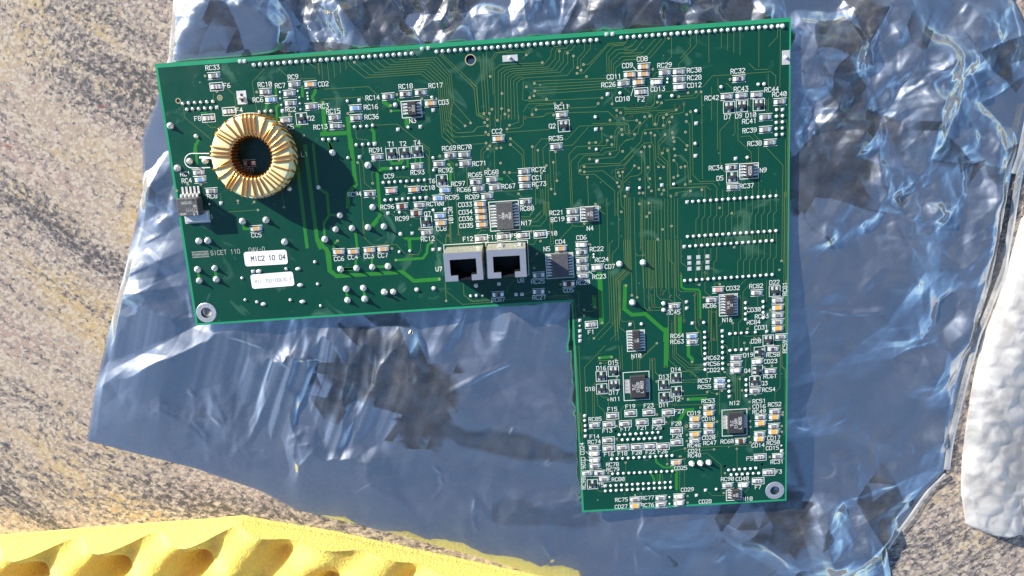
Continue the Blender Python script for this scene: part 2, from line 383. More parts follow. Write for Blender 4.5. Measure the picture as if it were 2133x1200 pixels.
CHIPS = {
 'A': 'r 778,275 r 1390,465 r 1733,377 c 1925,377 r 1675,485 b 1457,557 r 1690,600 g 1935,640 r 1635,805 a 805,403 a 955,697 a 712,778',
 'B': 'r 907,578 r 1117,548 r 1297,530 c 1415,658 r 268,828 b 518,717 r 525,833 r 283,930',
 'C': 'r 1090,1138 r 1825,765',
 'D': 'c 237,680 c 237,768 c 70,775 c 175,865 a 205,980 r 487,750 r 655,740 r 657,830 w 660,920 w 387,863 r 1367,823 r 1400,1023 r 1225,1037 r 1580,1015 r 1855,1097',
 'E': 'k 1083,228 r 480,340 b 500,425 r 633,562 c 1165,1008',
 'F': 'r 778,215 g 1250,325 r 1648,193 r 1812,185 g 1515,295 r 1825,290 p 945,613 c 1215,600 b 1585,607 b 1507,703 r 690,650 k 1073,800 g 1283,785 k 1243,882 b 1525,912 c 1537,1000 r 1367,1112',
 'G': 'c 450,280 r 1137,375 r 755,672 c 757,757 r 767,843 r 373,767 r 180,797 r 212,875 g 408,862 r 315,967 r 773,1030 r 1330,1147',
 'H': 'r 1683,252 r 1683,400 r 1740,555 r 1280,848 r 1295,1085',
 'J': 'c 147,370 c 322,367 c 512,350 c 675,337',
 'K': 'c 570,30 c 580,110 c 587,187 c 595,275 f 588,440 f 853,415 f 1085,400 a 1287,388 r 1675,208 c 1535,560 w 1780,515 r 1782,603 r 1787,702 r 1793,797 r 1800,888 r 1270,875 k 1627,980 r 1268,1073 r 785,1108',
 'L': 'w 540,327 r 1457,788 a 468,1007',
 'N': 'r 873,258 p 950,135 r 1410,172 r 1660,262 y 1660,350 r 1660,440 r 1658,522 y 1660,595 r 1700,695 r 1605,840 b 640,685 r 643,757 r 1165,945 r 1163,1025 w 1160,1095 w 1415,990 r 1573,1105',
 'O': 'f 575,975 f 825,938 f 1077,925 f 1345,928 f 523,1095 f 750,1085 f 983,1065 f 1213,1052 r 325,1108',
 'P': 'b 663,485 r 662,562 r 1155,628 r 513,858 y 513,940 y 320,1020 r 320,1112 y 517,1107 r 1430,915 y 1425,995 r 1230,995 y 1230,1080 r 1415,1118 y 1415,1200',
 'Q': 'f 1195,203 f 1198,335 f 423,312 f 427,405 f 587,395 f 748,387 f 900,378 f 1045,380 r 262,398 w 262,465 w 268,540 r 272,603 r 183,690 r 323,685 r 377,752 r 728,985 r 1020,968 y 727,1060 r 1020,1045 c 1195,565 w 1225,950 w 1225,1025',
 'R': 'r 423,217 y 262,245 r 260,320 k 780,320 r 997,240 y 993,300 a 1000,503 r 1203,492 a 1098,675 a 977,773 r 633,825 w 812,820'}
# three-legged packages: 1 = one leg at the top, 2 = two legs at the top, 3 = one leg at the left, 4 = one leg at the right
TRANS = {'A': '1 1820,785', 'F': '1 948,175 1 1103,165 1 1253,150 1 1548,490 1 1360,985', 'G': '2 1225,128', 'H': '2 1250,135 2 1403,120 2 1603,105 1 1285,965',
 'N': '2 1620,150 2 1545,735 3 1440,875 4 1413,1095', 'O': '2 585,355 1 417,425 1 423,600 2 593,545 1 1453,445 1 1283,545 1 1457,635 1 1290,717', 'P': '1 1148,495', 'Q': '1 240,810'}
WORDS = {
 'A': 'RC33 677,182|F6 893,392|RC10 1300,383|RC9 1658,292|CD2 2018,375|RC7 1505,395|RC6 1240,563|RC2 1630,680|RC3 2020,640|F4 1040,685|F8 545,785|RC5 1605,887|D2 1895,782',
 'B': 'RC14 640,597|RC18 1033,462|RC17 1390,452|CD3 1505,650|RC15 172,757|RC16 620,707|RC36 628,825|RC13 20,945|N3 1160,868',
 'C': 'RC11 1005,1050|CD11 1625,690|RC26 1560,785|CD9 1808,555|CD10 1728,955',
 'D': 'CD8 155,592|F2 165,1070|RC29 398,668|RC30 750,727|RC28 752,815|CD12 752,905|CD13 318,950|RC32 1270,737|RC43 1308,950|RC42 960,1057|RC44 1672,957|RC40 1765,1012',
 'E': 'CD1 1025,315|RC1 262,360|RC4 280,440|RC8 583,625|L1 1703,125|CC5 1110,1088|N1 580,870',
 'F': 'RC91 682,135|T1 905,60|T2 1045,57|T4 1213,45|RC93 1175,400|RC69 1550,112|RC70 1735,100|RC92 1510,375|CC9 858,443|CC10 1300,585|T6 1390,500|RC97 1660,535|RC95 1590,697|RC94 427,660|RC96 817,810|RC100 1365,775|RC99 995,950|Q7 1337,890|CC8 1482,1068',
 'G': 'CC2 372,195|Q2 1050,132|RC35 1050,280|RC72 845,652|CC1 850,747|RC73 852,823|RC68 285,685|RC65 90,715|RC67 487,850|RC89 57,978|RC88 707,1115|RC71 140,580|RC21 1058,1165|RC66 -43,890',
 'H': 'D7 1193,250|D9 1325,240|D10 1448,230|RC41 1408,305|RC39 1412,415|RC38 1470,570|RC34 1010,860|N9 1618,885|D5 1103,980|RC37 1378,1075',
 'J': 'CC6 93,455|CC4 258,437|CC3 448,425|CC7 615,415|RC12 1128,220',
 'K': 'CD33 313,40|CD34 320,130|CD36 323,208|CD35 328,290|N17 1065,257|F12 370,447|F11 660,430|F9 937,410|F10 1370,383|RC19 1415,215|N4 1845,320|CD4 1470,482|CD6 1720,430|RC22 1880,568|N5 1330,565|RC25 1182,955|CD5 1567,1058|RC27 1197,1145|RC87 710,1172|RC20 1720,968|U7 45,805|U8 1020,940',
 'L': 'RC24 513,238|RC23 483,440|CD7 630,318|RC45 1368,865|F1 428,1097',
 'N': 'RC86 770,330|CD32 1045,120|N16 1000,497|RC82 1322,95|D22 1560,50|CD30 1295,377|RC83 1388,455|RC84 1293,525|CD31 1383,588|D20 1343,750|D19 1250,915|RC58 1525,912|RC64 383,687|RC63 382,757|RC62 812,948|RC56 812,1020|CD22 815,1095|CD23 1495,990|Q4 1260,1100|RC61 1490,1168',
 'O': 'N10 838,145|D15 518,240|D16 350,315|D18 197,605|D17 525,655|N11 548,745|D14 1388,335|D13 1222,435|D12 1382,750|D11 1222,828|F15 505,885|F19 755,848|F23 1010,835|F27 1435,915|RC85 243,1025',
 'P': 'RC57 362,490|RC55 360,575|Q3 1240,525|RC54 1253,615|N12 802,800|RC53 412,772|CD19 213,942|CD18 413,1020|RC51 1120,775|CD16 1120,848|RC49 1120,920|RC52 1335,820',
 'Q': 'F13 357,205|F17 563,185|F21 752,172|F25 920,168|F20 1143,125|F24 1150,265|F14 212,272|RC74 190,333|F16 375,473|F18 530,465|F20 695,455|F22 848,447|F26 988,440|RC78 397,590|RC79 402,648|RC80 462,758|T5 303,822|RC75 500,990|RC77 797,968|CD27 497,1068|RC76 797,1050|CD25 1172,630',
 'R': 'CD20 343,285|RC47 357,345|RC46 178,372|CD21 183,435|RC48 182,487|RC60 553,328|CD14 905,372|CD17 1083,288|RC50 1077,342|CD15 1067,402|F5 847,520|RC31 1120,560|F3 1178,670|F7 943,845|RC90 557,755|CD40 725,752|N18 808,978|CD29 103,875|CD28 305,1010'}
VERT = [('F', 'RC101', 1640, 810, -1), ('N', 'RC81', 1742, 200, 1), ('N', 'RC59', 1742, 885, 1), ('Q', 'CD24', 127, 472, 1), ('Q', 'CD26', 133, 505, -1), ('Q', 'RC98', 143, 865, 1)]
# solder: s small, j pin, m medium, B large, q square pad, o oval; rows as "kind n x0,y0>x1,y1"
JOINTS = {
 'A': 'j 405,605 j 475,598 j 547,594 j 620,590 j 692,585 j 764,580 j 453,675 j 523,668 j 597,667 j 668,660 j 740,658 q 810,650 B 258,870 m 565,993 j 1317,703 j 1388,698 j 1460,695 s 1565,470 s 1775,458 s 1567,545 s 1795,532 s 1580,622 s 1800,605 s 1808,675 q 1593,693 s 1890,480 s 1893,517 s 1897,552 q 1085,102 q 1138,100',
 'B': 'j 423,632 q 563,622 j 510,940 j 582,935 j 655,932 j 723,922 j 132,1090 j 203,1090 j 275,1083 j 530,1155 j 605,1150 j 677,1145 q 747,1142 m 993,678 j 1430,588 q 1443,740 q 1023,970 j 1147,945 q 1290,938 q 1308,8 q 1385,2',
 'C': 'q 1620,180 q 1692,175 q 1633,893 j 1783,880 j 1487,1165',
 'D': 'm 1885,198 j 1157,922 j 1597,890 j 1668,887 s 520,825 s 517,868 q 425,1035 j 573,1027',
 'E': 'B 228,288 B 1003,920 B 1283,905 B 483,1155 B 590,1150 B 1505,1165 B 1983,1135 m 1905,515 m 1560,533 q 745,705 s 605,715 B 375,205 B 560,200',
 'F': 'q 745,55 j 430,222 q 567,213 B 243,162 B 668,312 j 945,350 j 1017,345 j 1093,338 j 1443,222 j 1450,370 8:j 850,518>1340,487 7:j 873,727>1290,697 q 1360,697 B 722,810 q 905,882 j 1043,872 j 1445,845 q 1583,835 B 330,905 B 283,1073 B 477,1060 B 668,1050 B 857,1040 m 1055,1130 q 1193,1120',
 'G': 'j 1605,22 q 1608,168 j 1615,408 q 1622,548 q 1988,875',
 'H': 'j 1817,165 q 1887,163 j 1815,243 j 1887,237 j 1813,317 j 1887,310 j 1813,390 j 1885,383 j 1813,463 j 1885,457 j 858,178 q 858,325 j 848,567 q 850,712 q 1327,745 j 1468,733 q 450,1060 j 593,1050 q 45,1105 j 187,1095',
 'I': 'B 182,465 B 203,597 B 387,450 B 405,583 j 710,567 q 840,490 o 910,487 j 1237,458 o 1377,458 j 1577,375 o 1403,652 j 1610,638 j 748,827 j 888,852 o 965,878 j 1285,828 o 1430,848 j 1645,897',
 'J': 'B 170,577 B 360,565 B 547,552 B 735,542 j 868,370 j 995,360 q 1270,342 q 1348,338 B 237,812 B 440,800 B 252,945 B 458,930 B 690,848 B 797,845 m 1075,820 m 1277,805 m 1780,770 j 1718,895 j 1787,890 s 1860,890',
 'K': 'q 795,980 q 1000,1105 q 1070,1103',
 'L': 'B 803,285 B 1083,268 B 957,743 m 1327,755 m 1327,833 q 1600,737 q 1602,812 q 930,1005 j 1065,1000 q 1670,990 j 1807,983 q 330,957 s 330,1022 q 332,1083 q 333,1147 q 333,1200 s 497,172 s 497,207',
 'M': 'q 607,125 15:j 680,120>1722,48 16:j 615,558>1720,485 q 573,683 15:j 645,678>1672,608 16:j 580,1108>1672,1033 Q 635,820 Q 637,888 Q 638,960 Q 748,815 Q 750,884 Q 750,955 Q 862,805 Q 863,875 Q 862,945',
 'N': '8:j 790,640>795,1087 q 997,625 7:j 1000,690>1005,1077 4:j 1275,290>1275,488 4:j 1485,275>1487,470 4:j 1088,660>1293,645 j 1393,640 q 1527,632 j 1090,858 j 1157,852 j 1227,848 q 1290,843',
 'O': 'q 187,975 j 188,1040 j 195,1112 j 198,1180',
 'P': 'j 790,490 j 792,562 j 793,635 q 795,707 4:j 1030,472>1030,695',
 'Q': 'q 160,265 8:j 545,250>988,222 7:j 580,307>955,288 q 1018,282 12:j 460,525>1147,485 12:j 470,693>1150,662 q 388,830 12:j 448,827>1128,788 13:j 388,888>1130,848 s 1117,958 s 1117,1033',
 'R': 'B 222,575 B 320,570 B 417,563 6:j 643,650>953,628 6:j 672,703>985,685 q 380,878 j 503,868 q 277,937 s 1243,372 q 1245,432'}
HEADER_ROWS = [(27, (529.3, 135.6), (858.3, 111.6)), (27, (909.5, 107.9), (1243.4, 83.4)), (26, (1294.5, 78.5), (1620.8, 54.7))]

# wide green tracks: width in photo pixels, then points
WIDES = {
 'A': '6 540,1200 550,1120 590,1040 565,993|6 1395,690 1400,620 1430,590|5 1510,430 1512,500|6 1520,860 1525,750 1515,650 1550,620|6 1825,400 1830,520|6 1985,440 1980,480 1945,520 1965,580|3 620,715 690,715|4 1590,700 1595,770|5 1740,870 1790,880 1800,860',
 'B': '9 130,650 150,1010|9 110,1025 420,1010|9 425,830 460,1200|7 700,960 735,1000 740,1130|9 850,640 920,690|9 1120,830 1130,930|6 205,1110 230,1200|3 945,750 1050,745|4 1015,610 1050,640|6 40,490 20,560 0,600',
 'F': '9 460,0 500,370 520,540 430,650 425,810|6 205,50 235,130|6 930,240 950,290 1060,285 1080,240|5 1135,240 1140,320 1090,335|7 920,350 830,350 775,400 815,900 700,1040|4 1230,220 1230,290|4 1290,220 1290,290|6 1645,300 1650,540|6 90,590 180,650 200,900 320,905|6 200,910 140,1000 150,1190|6 1060,1135 1140,1190 1290,1180',
 'E': '8 1655,260 1760,1150 1770,1230|9 1745,20 1890,1150 1930,1240|6 1840,0 1890,480 1905,515|6 440,0 460,250|6 1010,980 1020,1010 1090,1010',
 'I': '9 1600,100 1720,240 1750,480 1830,540 2050,530|6 1845,120 1800,170 1805,220|6 190,500 195,570|6 390,480 400,550|6 1955,720 1960,810|6 1920,463 2050,460',
 'J': '9 0,330 30,400 45,590 120,660 910,610 1040,715 1340,695|6 345,130 365,320|6 350,470 350,540|5 540,440 540,520|6 200,572 350,567|6 560,550 720,543|4 930,210 1120,210|8 985,210 995,350|6 1250,255 1205,290 1195,380 1150,445 825,468|6 560,60 610,0|6 900,175 945,215|6 440,810 460,930',
 'L': '11 565,380 590,990|9 500,670 505,800|9 870,540 860,820 950,890 1110,880 1350,1090 1345,1200|5 1535,410 1540,560 1580,585 1740,590 1760,620 1765,940|9 1520,910 1520,1110',
 'N': '10 330,600 325,1045|8 593,790 595,920 640,960 640,990|9 490,460 493,660', 'O': '7 385,170 560,155|8 1620,745 1870,735|9 1690,890 1580,900 1500,1040 1490,1060',
 'Q': '5 960,510 965,560 1050,620 1180,620|5 905,690 935,740 945,790|7 1195,640 1195,870|4 1005,690 1005,780', 'G': '6 455,760 490,760'}
THINS = {
 'A': '1400,165 1230,350 1285,690|1500,150 1650,280|1800,310 1970,305 1990,330|1330,125 1375,82 2057,30|1835,130 1845,215|1905,120 1990,185|2010,130 2030,260|405,620 430,770 740,1030|680,840 740,890 800,885|770,480 770,570|930,425 1020,500 1040,650|740,680 745,730',
 'B': '0,90 400,70 430,110 440,200|510,70 700,65|1510,70 1930,480 1960,800 2057,850|1530,60 1960,460 1985,790 2057,830|150,490 670,460 770,550 790,850|90,640 130,610 590,583 690,670 715,910|290,600 305,740|750,920 1010,905 1260,1100 1400,1200|515,950 530,1080 660,1095 680,1130|575,650 578,920|75,150 90,310|110,150 130,380|180,150 205,390|255,150 270,350|330,150 340,300|400,150 405,260|1640,760 1820,920|1680,640 1890,880|1600,850 1760,970|1590,900 1720,1010 1910,1000 1970,940 2057,930|1570,960 1710,1060 2057,1040|1235,5 1200,50',
 'C': '1180,300 1140,345 1030,350 1010,400 1010,470 925,570 500,590|1250,300 1200,370 1120,385 1105,430 1105,510 1020,610 560,640|1060,380 1060,480 980,590 540,610|1155,405 1160,520 1070,630 600,660|1225,440 1225,580 1150,670 620,700|1360,290 1355,380 1275,470 1275,575|1430,280 1425,350 1310,490 1315,605|1345,540 1410,535 1640,290 1820,275|1270,645 1350,640 1640,310 1840,290 1870,230|670,965 900,955|690,980 1560,935|630,1100 690,1010 1000,1000|780,1075 1490,1045 1520,1000|655,1175 870,1160 910,1120 1640,1100 1740,1200|620,480 660,425|1110,310 990,330 960,380 955,440 870,545 500,560|850,518 350,540 280,600 300,1200|500,370 300,400 225,500 235,680|730,340 680,390 330,400 255,500 270,900|1680,860 1690,1010|700,940 720,880 760,860|630,740 620,960 680,970|730,1140 735,1070 790,1030 1000,1010|1690,1060 1840,1050 1860,1060 2057,1050',
 'D': '44,340 0,410|160,350 90,440 0,450|240,345 130,480 0,485|375,350 230,510 0,525|445,350 275,550 0,560|490,330 485,370 310,575 0,600|563,310 565,560 500,630|785,290 790,440 670,580|860,280 860,420 650,650 650,700|1007,270 1010,630|1157,260 1157,460|1232,250 1232,485|1305,245 1305,515|1380,240 1380,540|1605,225 1603,685|1830,210 1825,325 1720,440|1860,210 1855,930|1485,640 1560,715 1715,710|940,920 1050,790 1750,740 1805,790 1805,920|1715,770 1718,960|1115,815 1120,960 1150,990|1040,920 1042,1200|1110,1060 1110,1200|920,980 925,1200|650,1035 810,1025 860,985|480,1080 850,1050 910,985|1215,875 1300,950|1965,825 1960,1200|340,810 380,750 400,745|0,930 70,990|580,970 400,985 360,1030 365,1100 330,1150|0,260 440,240 880,235',
 'H': '1043,40 1040,290|1110,40 1112,640|925,0 932,985|1270,275 1140,415 1145,820 1200,910|1318,200 1320,455|1355,250 1355,520 1510,670 1515,790|1385,483 1490,475 1560,540|1540,450 1890,825 1885,1200|1600,600 1600,1200|1530,990 1530,1200|1855,110 1855,380|1925,270 1945,400 1940,1200|1700,40 1700,190|1720,20 1718,180|1500,50 1495,200|0,150 330,125 365,90|0,165 290,150 390,140 440,90|0,190 600,165|0,230 20,210 290,195 340,240 345,350 390,360 420,230 640,210 710,190 712,100|370,330 370,250 410,200 600,185 665,130|300,240 180,370 165,440 100,510 0,540|60,425 50,340 0,320|90,440 190,320|0,295 150,290|540,310 545,460 420,590 430,700 515,780 520,1200|485,460 405,550 405,730 500,810|365,470 380,770 470,845|240,605 255,1200|305,600 310,880 275,940 280,1010 320,1060|0,760 200,540 220,430 250,400 490,380 520,270 570,250|0,820 240,560 330,555 350,600 380,1200|320,440 325,550|205,665 210,910 170,945 70,960 0,1030|120,830 80,900 0,980|455,680 470,620 540,620 555,1090 960,1090 965,1200|515,650 530,700 545,1110 570,1100|590,495 640,490 750,590|605,710 670,710 755,790 770,1050 1060,1040 1105,1090 1105,1200|590,765 635,810 640,945|725,840 725,1050|740,300 780,340 790,1010|790,190 810,240 820,940 900,1020 1120,1010 1135,1060|470,260 468,350|560,1100 980,1075 1030,1120 1030,1200|925,1115 930,1200|600,1200 610,1150 790,1130|700,1190 760,1180',
 'G': '70,610 85,930 130,950|0,260 330,232|0,210 150,200 200,140 310,125|140,345 300,335|240,800 240,420 290,370 345,365|265,830 265,460 320,400|405,640 395,380 430,340|590,280 745,420 760,620|590,350 725,470 740,620|580,685 680,685|520,680 640,810|530,205 1060,170|880,380 960,280 1260,290 1410,130 1570,125|880,380 890,1100 820,1190|850,375 860,620|915,415 925,620|975,400 1060,310|975,400 990,620|1050,400 1075,880|1100,560 1120,935|1125,435 1140,780|1215,365 1330,355 1520,140|1285,470 1370,375 1730,360 1740,300|1285,470 1310,1090|1310,550 1400,465 1640,450 1690,390 1830,380 1835,190 1870,145 1930,170|1310,550 1330,1090|1530,525 1830,500 1885,440 1885,380 1970,290 2057,285|1395,570 1470,480 1690,470 1720,440 1855,420 1860,230 1910,170|1395,570 1400,690 1440,710 1590,700 1830,900 1835,1200|1470,675 1690,660 1860,800|1470,615 1560,620 1960,590 2057,480|1420,660 1425,600 1480,580 1890,575 2057,400|1505,735 1520,1070|1675,160 1680,310 1640,350|1530,330 1605,325|1570,100 1950,90 2000,120 2000,190|1560,120 1940,110 1960,220 2030,220|1945,630 1840,650 1845,740 1910,790 1905,870 1870,920 1860,1200|1925,680 1930,860 1900,910 1910,1080 1950,1120 1950,1200|950,880 960,1140 900,1200|975,880 985,1170|1005,700 1010,1200|1035,700 1045,1200|690,940 730,980|390,910 740,895|405,0 410,140|470,0 475,160|345,0 350,180 320,230|580,120 690,80 690,0|550,165 700,150 745,110 745,0|770,30 1000,10',
 'L': '660,0 690,960 500,1170|680,50 730,0|680,50 720,1010 550,1190|795,0 790,80 715,170 750,1130 690,1190|870,0 880,340 755,460 790,1200|895,0 900,340 780,470 815,940 840,970 970,965 985,1060|915,0 920,370 800,490 805,1040 880,1100|935,0 950,655|985,0 1010,680|1055,0 1055,105|1080,0 1085,180|1085,310 1100,800 1140,840 1300,835|1135,0 1155,810|1165,0 1180,570|1205,0 1220,775|1230,0 1245,660 1290,705 1390,705 1450,745|1185,660 1190,800 1310,800|1285,0 1300,605|1350,0 1360,590 1305,650|1375,0 1390,620 1405,665|1395,0 1400,240 1450,290 1470,1200|1470,0 1480,660 1560,730 1570,960|1500,0 1505,590 1530,615 1700,615 1735,640 1735,960 1755,1010|1535,0 1535,270 1600,320|1380,880 1385,1200|1425,975 1425,1200|1455,880 1455,1200|1695,650 1705,1050 1760,1110|1860,830 1865,1200|1890,840 1890,1200|1925,860 1925,1180|1950,840 1960,1200|70,470 70,550 190,640|0,660 210,655 265,720 290,960|0,690 190,690 240,740 245,1200|260,590 315,630 320,850 380,900|380,830 400,850 520,840 545,800|400,180 405,200|565,0 575,170|455,250 460,200 490,180|1820,390 1820,620 1890,670|1000,160 1020,190 1070,180',
 'K': '1240,0 1230,80 1160,180 1060,180|1300,0 1300,120 1215,210 1060,210|1340,0 1335,150 1245,240 1180,240|1370,0 1365,200 1290,290 1100,290|1390,0 1415,490 1400,520|1430,240 1445,500 1420,520|1670,260 1675,290 1800,295 1850,250|1670,290 1520,450|1250,440 1210,510 1140,510|1160,720 1245,620|890,1090 900,1020 980,930|370,980 380,1110 470,1190 1600,1120 1660,1190|160,980 170,1180|1990,100 2057,150|1990,200 2000,640|60,450 130,510|160,510 160,430 190,400|215,200 225,490|290,0 315,390|640,340 580,345 540,390|1500,920 1500,1010 1600,1070|1080,1100 1130,1100 1150,1080 1190,1080',
 'J': '440,0 455,210 550,290 830,280 930,390|950,400 1090,405 1125,350 1120,270|1310,215 1390,280|1480,10 1485,260|1570,10 1575,160|1425,260 1425,190 1440,170|1410,720 1425,950|1430,840 1620,995 1960,970|1625,740 1640,890 1740,955 1960,930|750,325 775,330',
 'E': '190,560 225,555|735,590 745,700|810,810 1185,785|1470,570 1495,750',
 'F': '600,80 610,170 580,200|560,280 585,600 610,1150 650,1200|570,220 610,290 625,520 720,600|740,370 710,410 720,520|800,260 800,340|720,260 740,300|1000,450 1150,450 1160,480|1310,80 1395,140 1405,460 1470,500|1340,170 1380,200 1390,400|1600,240 1680,290 1745,1120|1840,320 1850,620 1900,680|1620,730 1640,1200|1345,500 1360,680 1430,710|930,880 990,920|1080,850 1170,930 1290,950|1200,500 1260,550|1600,0 1660,60|1660,0 1730,60|1520,200 1570,195|1150,550 1110,560',
 'N': '840,360 835,900|870,360 868,900|895,400 900,720|930,360 945,930|355,430 360,970 520,1110 640,1110 690,1165|395,520 410,940 580,1090 780,1085|430,430 430,920 600,1065 780,1055|445,430 450,890 620,1030 780,1025|670,200 680,580 740,640 750,910 780,945|1125,540 1125,860|1195,850 1190,530 1240,480 1245,160 1350,40|1210,460 1210,200|990,530 960,570|1250,680 1290,690 1480,680|1260,770 1260,900|1415,190 1420,330|1525,30 1525,280|1690,780 1695,1050 1750,1090 1750,1200|0,970 210,775|160,960 170,1200|195,950 200,1120 240,1160|135,950 140,1090|680,75 720,75|905,90 910,60 960,45|1210,80 1280,10|1290,600 1330,560|1020,780 1060,820 1060,900|1330,760 1340,900|820,1110 820,1200',
 'O': '470,0 185,300 210,940|660,0 690,330|700,0 715,340|850,190 850,350|915,100 920,340|1165,0 950,200 950,340|1090,170 1090,340|1125,190 1135,480|1160,170 1165,370 1210,410|1560,480 1760,470|1530,510 1760,505|1540,695 1900,680|1400,830 1820,815|300,560 330,510 350,500|290,560 300,980|320,620 325,980|355,670 370,830 460,910 470,1040|400,690 450,720 510,720|515,750 520,860|690,890 740,830 1450,810 1480,780|690,890 695,1040|1535,355 1640,350 1735,430|400,245 500,240|370,210 600,205',
 'P': '830,750 830,480 750,380|880,390 885,830|910,830 905,440 1010,410 1025,170|940,470 945,800|660,600 660,960|1500,0 1500,580 1430,650 1425,780|1520,0 1530,290 1570,320 1570,1200|480,640 500,620 560,660 620,665|480,370 480,440|650,380 680,400',
 'R': '735,410 740,640|340,460 400,460 555,590 560,760|140,440 480,415|0,440 140,405|880,370 560,380 140,400|140,520 140,860|390,880 460,940 600,940|1040,390 1040,470|800,930 870,860|130,170 190,210|520,210 520,260 480,290',
 'Q': '620,570 610,940|280,870 320,890 380,890|975,690 975,780|1035,690 1040,890|1090,500 1090,580|1235,540 1230,870|1285,550 1285,860|260,180 265,270|1145,40 1145,90 1090,130|500,310 540,320|560,480 555,520|1130,740 1140,690|940,900 980,880'}
# parallel bundles: window, number, outer line, inner line
BUNDLES = [('B', 8, '1010,110 1045,140 1485,112 1655,305 1685,640 1640,780', '440,200 630,355 1300,310 1500,470 1548,1050 1700,1190'),
 ('C', 5, '740,740 1200,720 1700,700', '790,890 1250,860 1720,820'), ('C', 5, '1870,240 1820,310 1700,320 1620,410 1625,630', '2100,470 1990,480 1830,490 1730,580 1725,680'),
 ('C', 7, '500,560 400,580 330,620 330,1200', '640,710 600,715 550,760 570,1190'), ('C', 3, '110,440 125,600 160,1120', '190,390 195,600 225,1120'), ('C', 2, '0,760 45,840 70,1120 150,1170', '0,740 70,810 95,1110 200,1165'),
 ('M', 12, '40,100 40,520 60,1200', '490,80 490,520 500,1200'), ('M', 3, '1825,0 1825,600 1815,1200', '1870,0 1862,600 1865,1200'), ('M', 2, '1800,0 1795,400 1790,850', '1820,0 1820,500 1815,900'),
 ('H', 2, '1920,520 1920,1200', '1960,20 1955,1200'), ('N', 3, '1750,20 1745,620', '1765,20 1762,640'), ('O', 2, '60,0 100,600 120,1200', '105,0 140,900 160,1200'), ('Q', 2, '75,0 95,350 120,650', '100,0 125,300 140,600'),
 ('L', 4, '850,0 862,340 735,460 760,1200', '925,0 932,380 815,500 815,900')]
VIAS = {
 'A': '670,275 810,460 1285,467 845,535 1845,987 1675,735', 'B': '505,170 130,650 425,780 1010,553 1307,605 1475,605 935,685 940,750 1325,772 375,927',
 'C': '665,425 1058,380 1155,403 1225,438 855,517 235,682 1345,540 1275,577 1315,608 1268,645 1380,683 760,765 665,805 765,855 705,935 755,912 905,953 375,885 370,1065 455,1085 410,1130 455,1157 255,1072 225,1122 160,1122 1003,1005 1085,1000 1165,1030 1565,937 1520,1003 1685,1008 780,1077 735,1137 655,1175 1950,1022 1740,1085 1787,1115 1740,1152 1820,1180 1917,1157 990,1140',
 'D': '120,1137 265,1130 395,1103 445,1110 605,1145 712,1122 665,1160 650,1035 857,980 917,978 760,990 340,710 530,340 1260,830',
 'H': '120,108 265,100 605,118 620,165 665,130 712,97 745,220 790,187 740,303 245,248 305,240 90,243 150,290 187,320 505,220 467,258 570,250 540,310 575,437 467,350 370,335 253,443 318,440 365,467 487,460 585,495 595,543 597,630 607,710 590,765 730,430 750,590 735,640 305,600 243,605 205,665 455,680 517,648 60,425 123,455 123,830 10,855 175,857 283,850 410,843 470,845 675,848 725,838 185,992 305,985 430,980 590,970 640,948 790,1015 727,1053 60,1038 293,1087 325,1130 325,1178 413,1113 472,1120 450,1165 625,1170 790,1130 925,1115 760,1180 555,1190 180,1155 225,1155 50,1165',
 'G': '50,127 115,92 283,87 315,50 317,127 295,203 328,232 550,165 578,120 435,62 300,332 345,365 317,402 425,393 478,388 590,280 590,350 472,570 325,640 517,680 578,683 850,375 917,417 1017,600 1100,560 1125,435 1143,780 1075,880 1120,937 910,865 960,690 1527,330 1605,325 1530,392 1742,300 1797,350 1790,258 1775,60 1775,460 1925,430 1920,232 1915,170 2003,193 1672,158 1530,523 1467,613 1420,660 1470,675 1505,738 1860,803 1880,850 1953,628 1873,682 1925,675 1890,722 2003,808 1992,935 1953,965 1910,1150 685,935 570,10 770,30 1937,42 1855,12',
 'L': '445,52 1055,105 1085,182 880,542 503,668 507,800 380,830 380,900 950,658 1012,683 1182,573 1303,607 1305,650 1185,660 1220,777 1160,815 1407,668 1533,405 1697,652 1763,940 1757,1015 1570,963 1425,973 1518,912 1820,388 1752,532 1803,683 1925,857 498,1170 595,985 1925,1183 1995,525',
 'M': '617,38 475,32 405,55 290,28 162,37 12,148 130,138 137,260 102,308 300,467 240,592 412,425 28,712 62,790 1013,198 1165,265 1195,690 1787,860 1760,973 833,1010 530,1027',
 'N': '153,118 158,203 273,150 275,193 377,213 190,320 133,360 670,193 735,485 730,557 543,508 490,457 397,517 895,400 898,728 1120,532 1297,600 1260,767 1333,765 1380,715 1430,713 1070,1025 1025,1113 1242,1137 1570,375 325,1043 637,995 163,965 690,1170 218,772',
 'O': '390,172 560,160 618,197 403,245 848,178 1125,190 1740,433 632,440 1545,480 1545,630 1545,735 513,750 1190,957 1348,985 1620,745 1312,285 1185,497 1793,860', 'P': '985,392 940,462 970,620 1385,280 1280,300 690,625 487,645 625,670 1155,680 1075,780 1075,875 1535,925 1535,960 625,1055 205,1110',
 'R': '735,408 475,415 145,405 88,495 137,523 600,685 168,155 170,250 168,320 885,95 888,160 1245,150 1245,215 873,270 890,335 1110,500 585,910 175,945 175,1020',
 'Q': '617,565 725,935 1090,582 1240,495 1285,523 420,685 515,150 515,295 1075,105 1305,150', 'J': '780,330 1255,258 825,467 1345,693 1425,953 1440,170 1575,162 1105,98 133,238',
 'K': '1180,352 1290,470 1250,620 1215,790 1430,245 1810,260 1945,30 1995,70 1880,510 1530,985 1395,1075 190,400 315,390 1930,1125', 'E': '220,555 505,480 945,677 1140,690 1185,785 1495,752 350,480', 'F': '1520,200 1110,560 720,525 543,278 1625,300 1720,303 1745,1130 1615,1140 1280,1065 735,700 1035,250'}
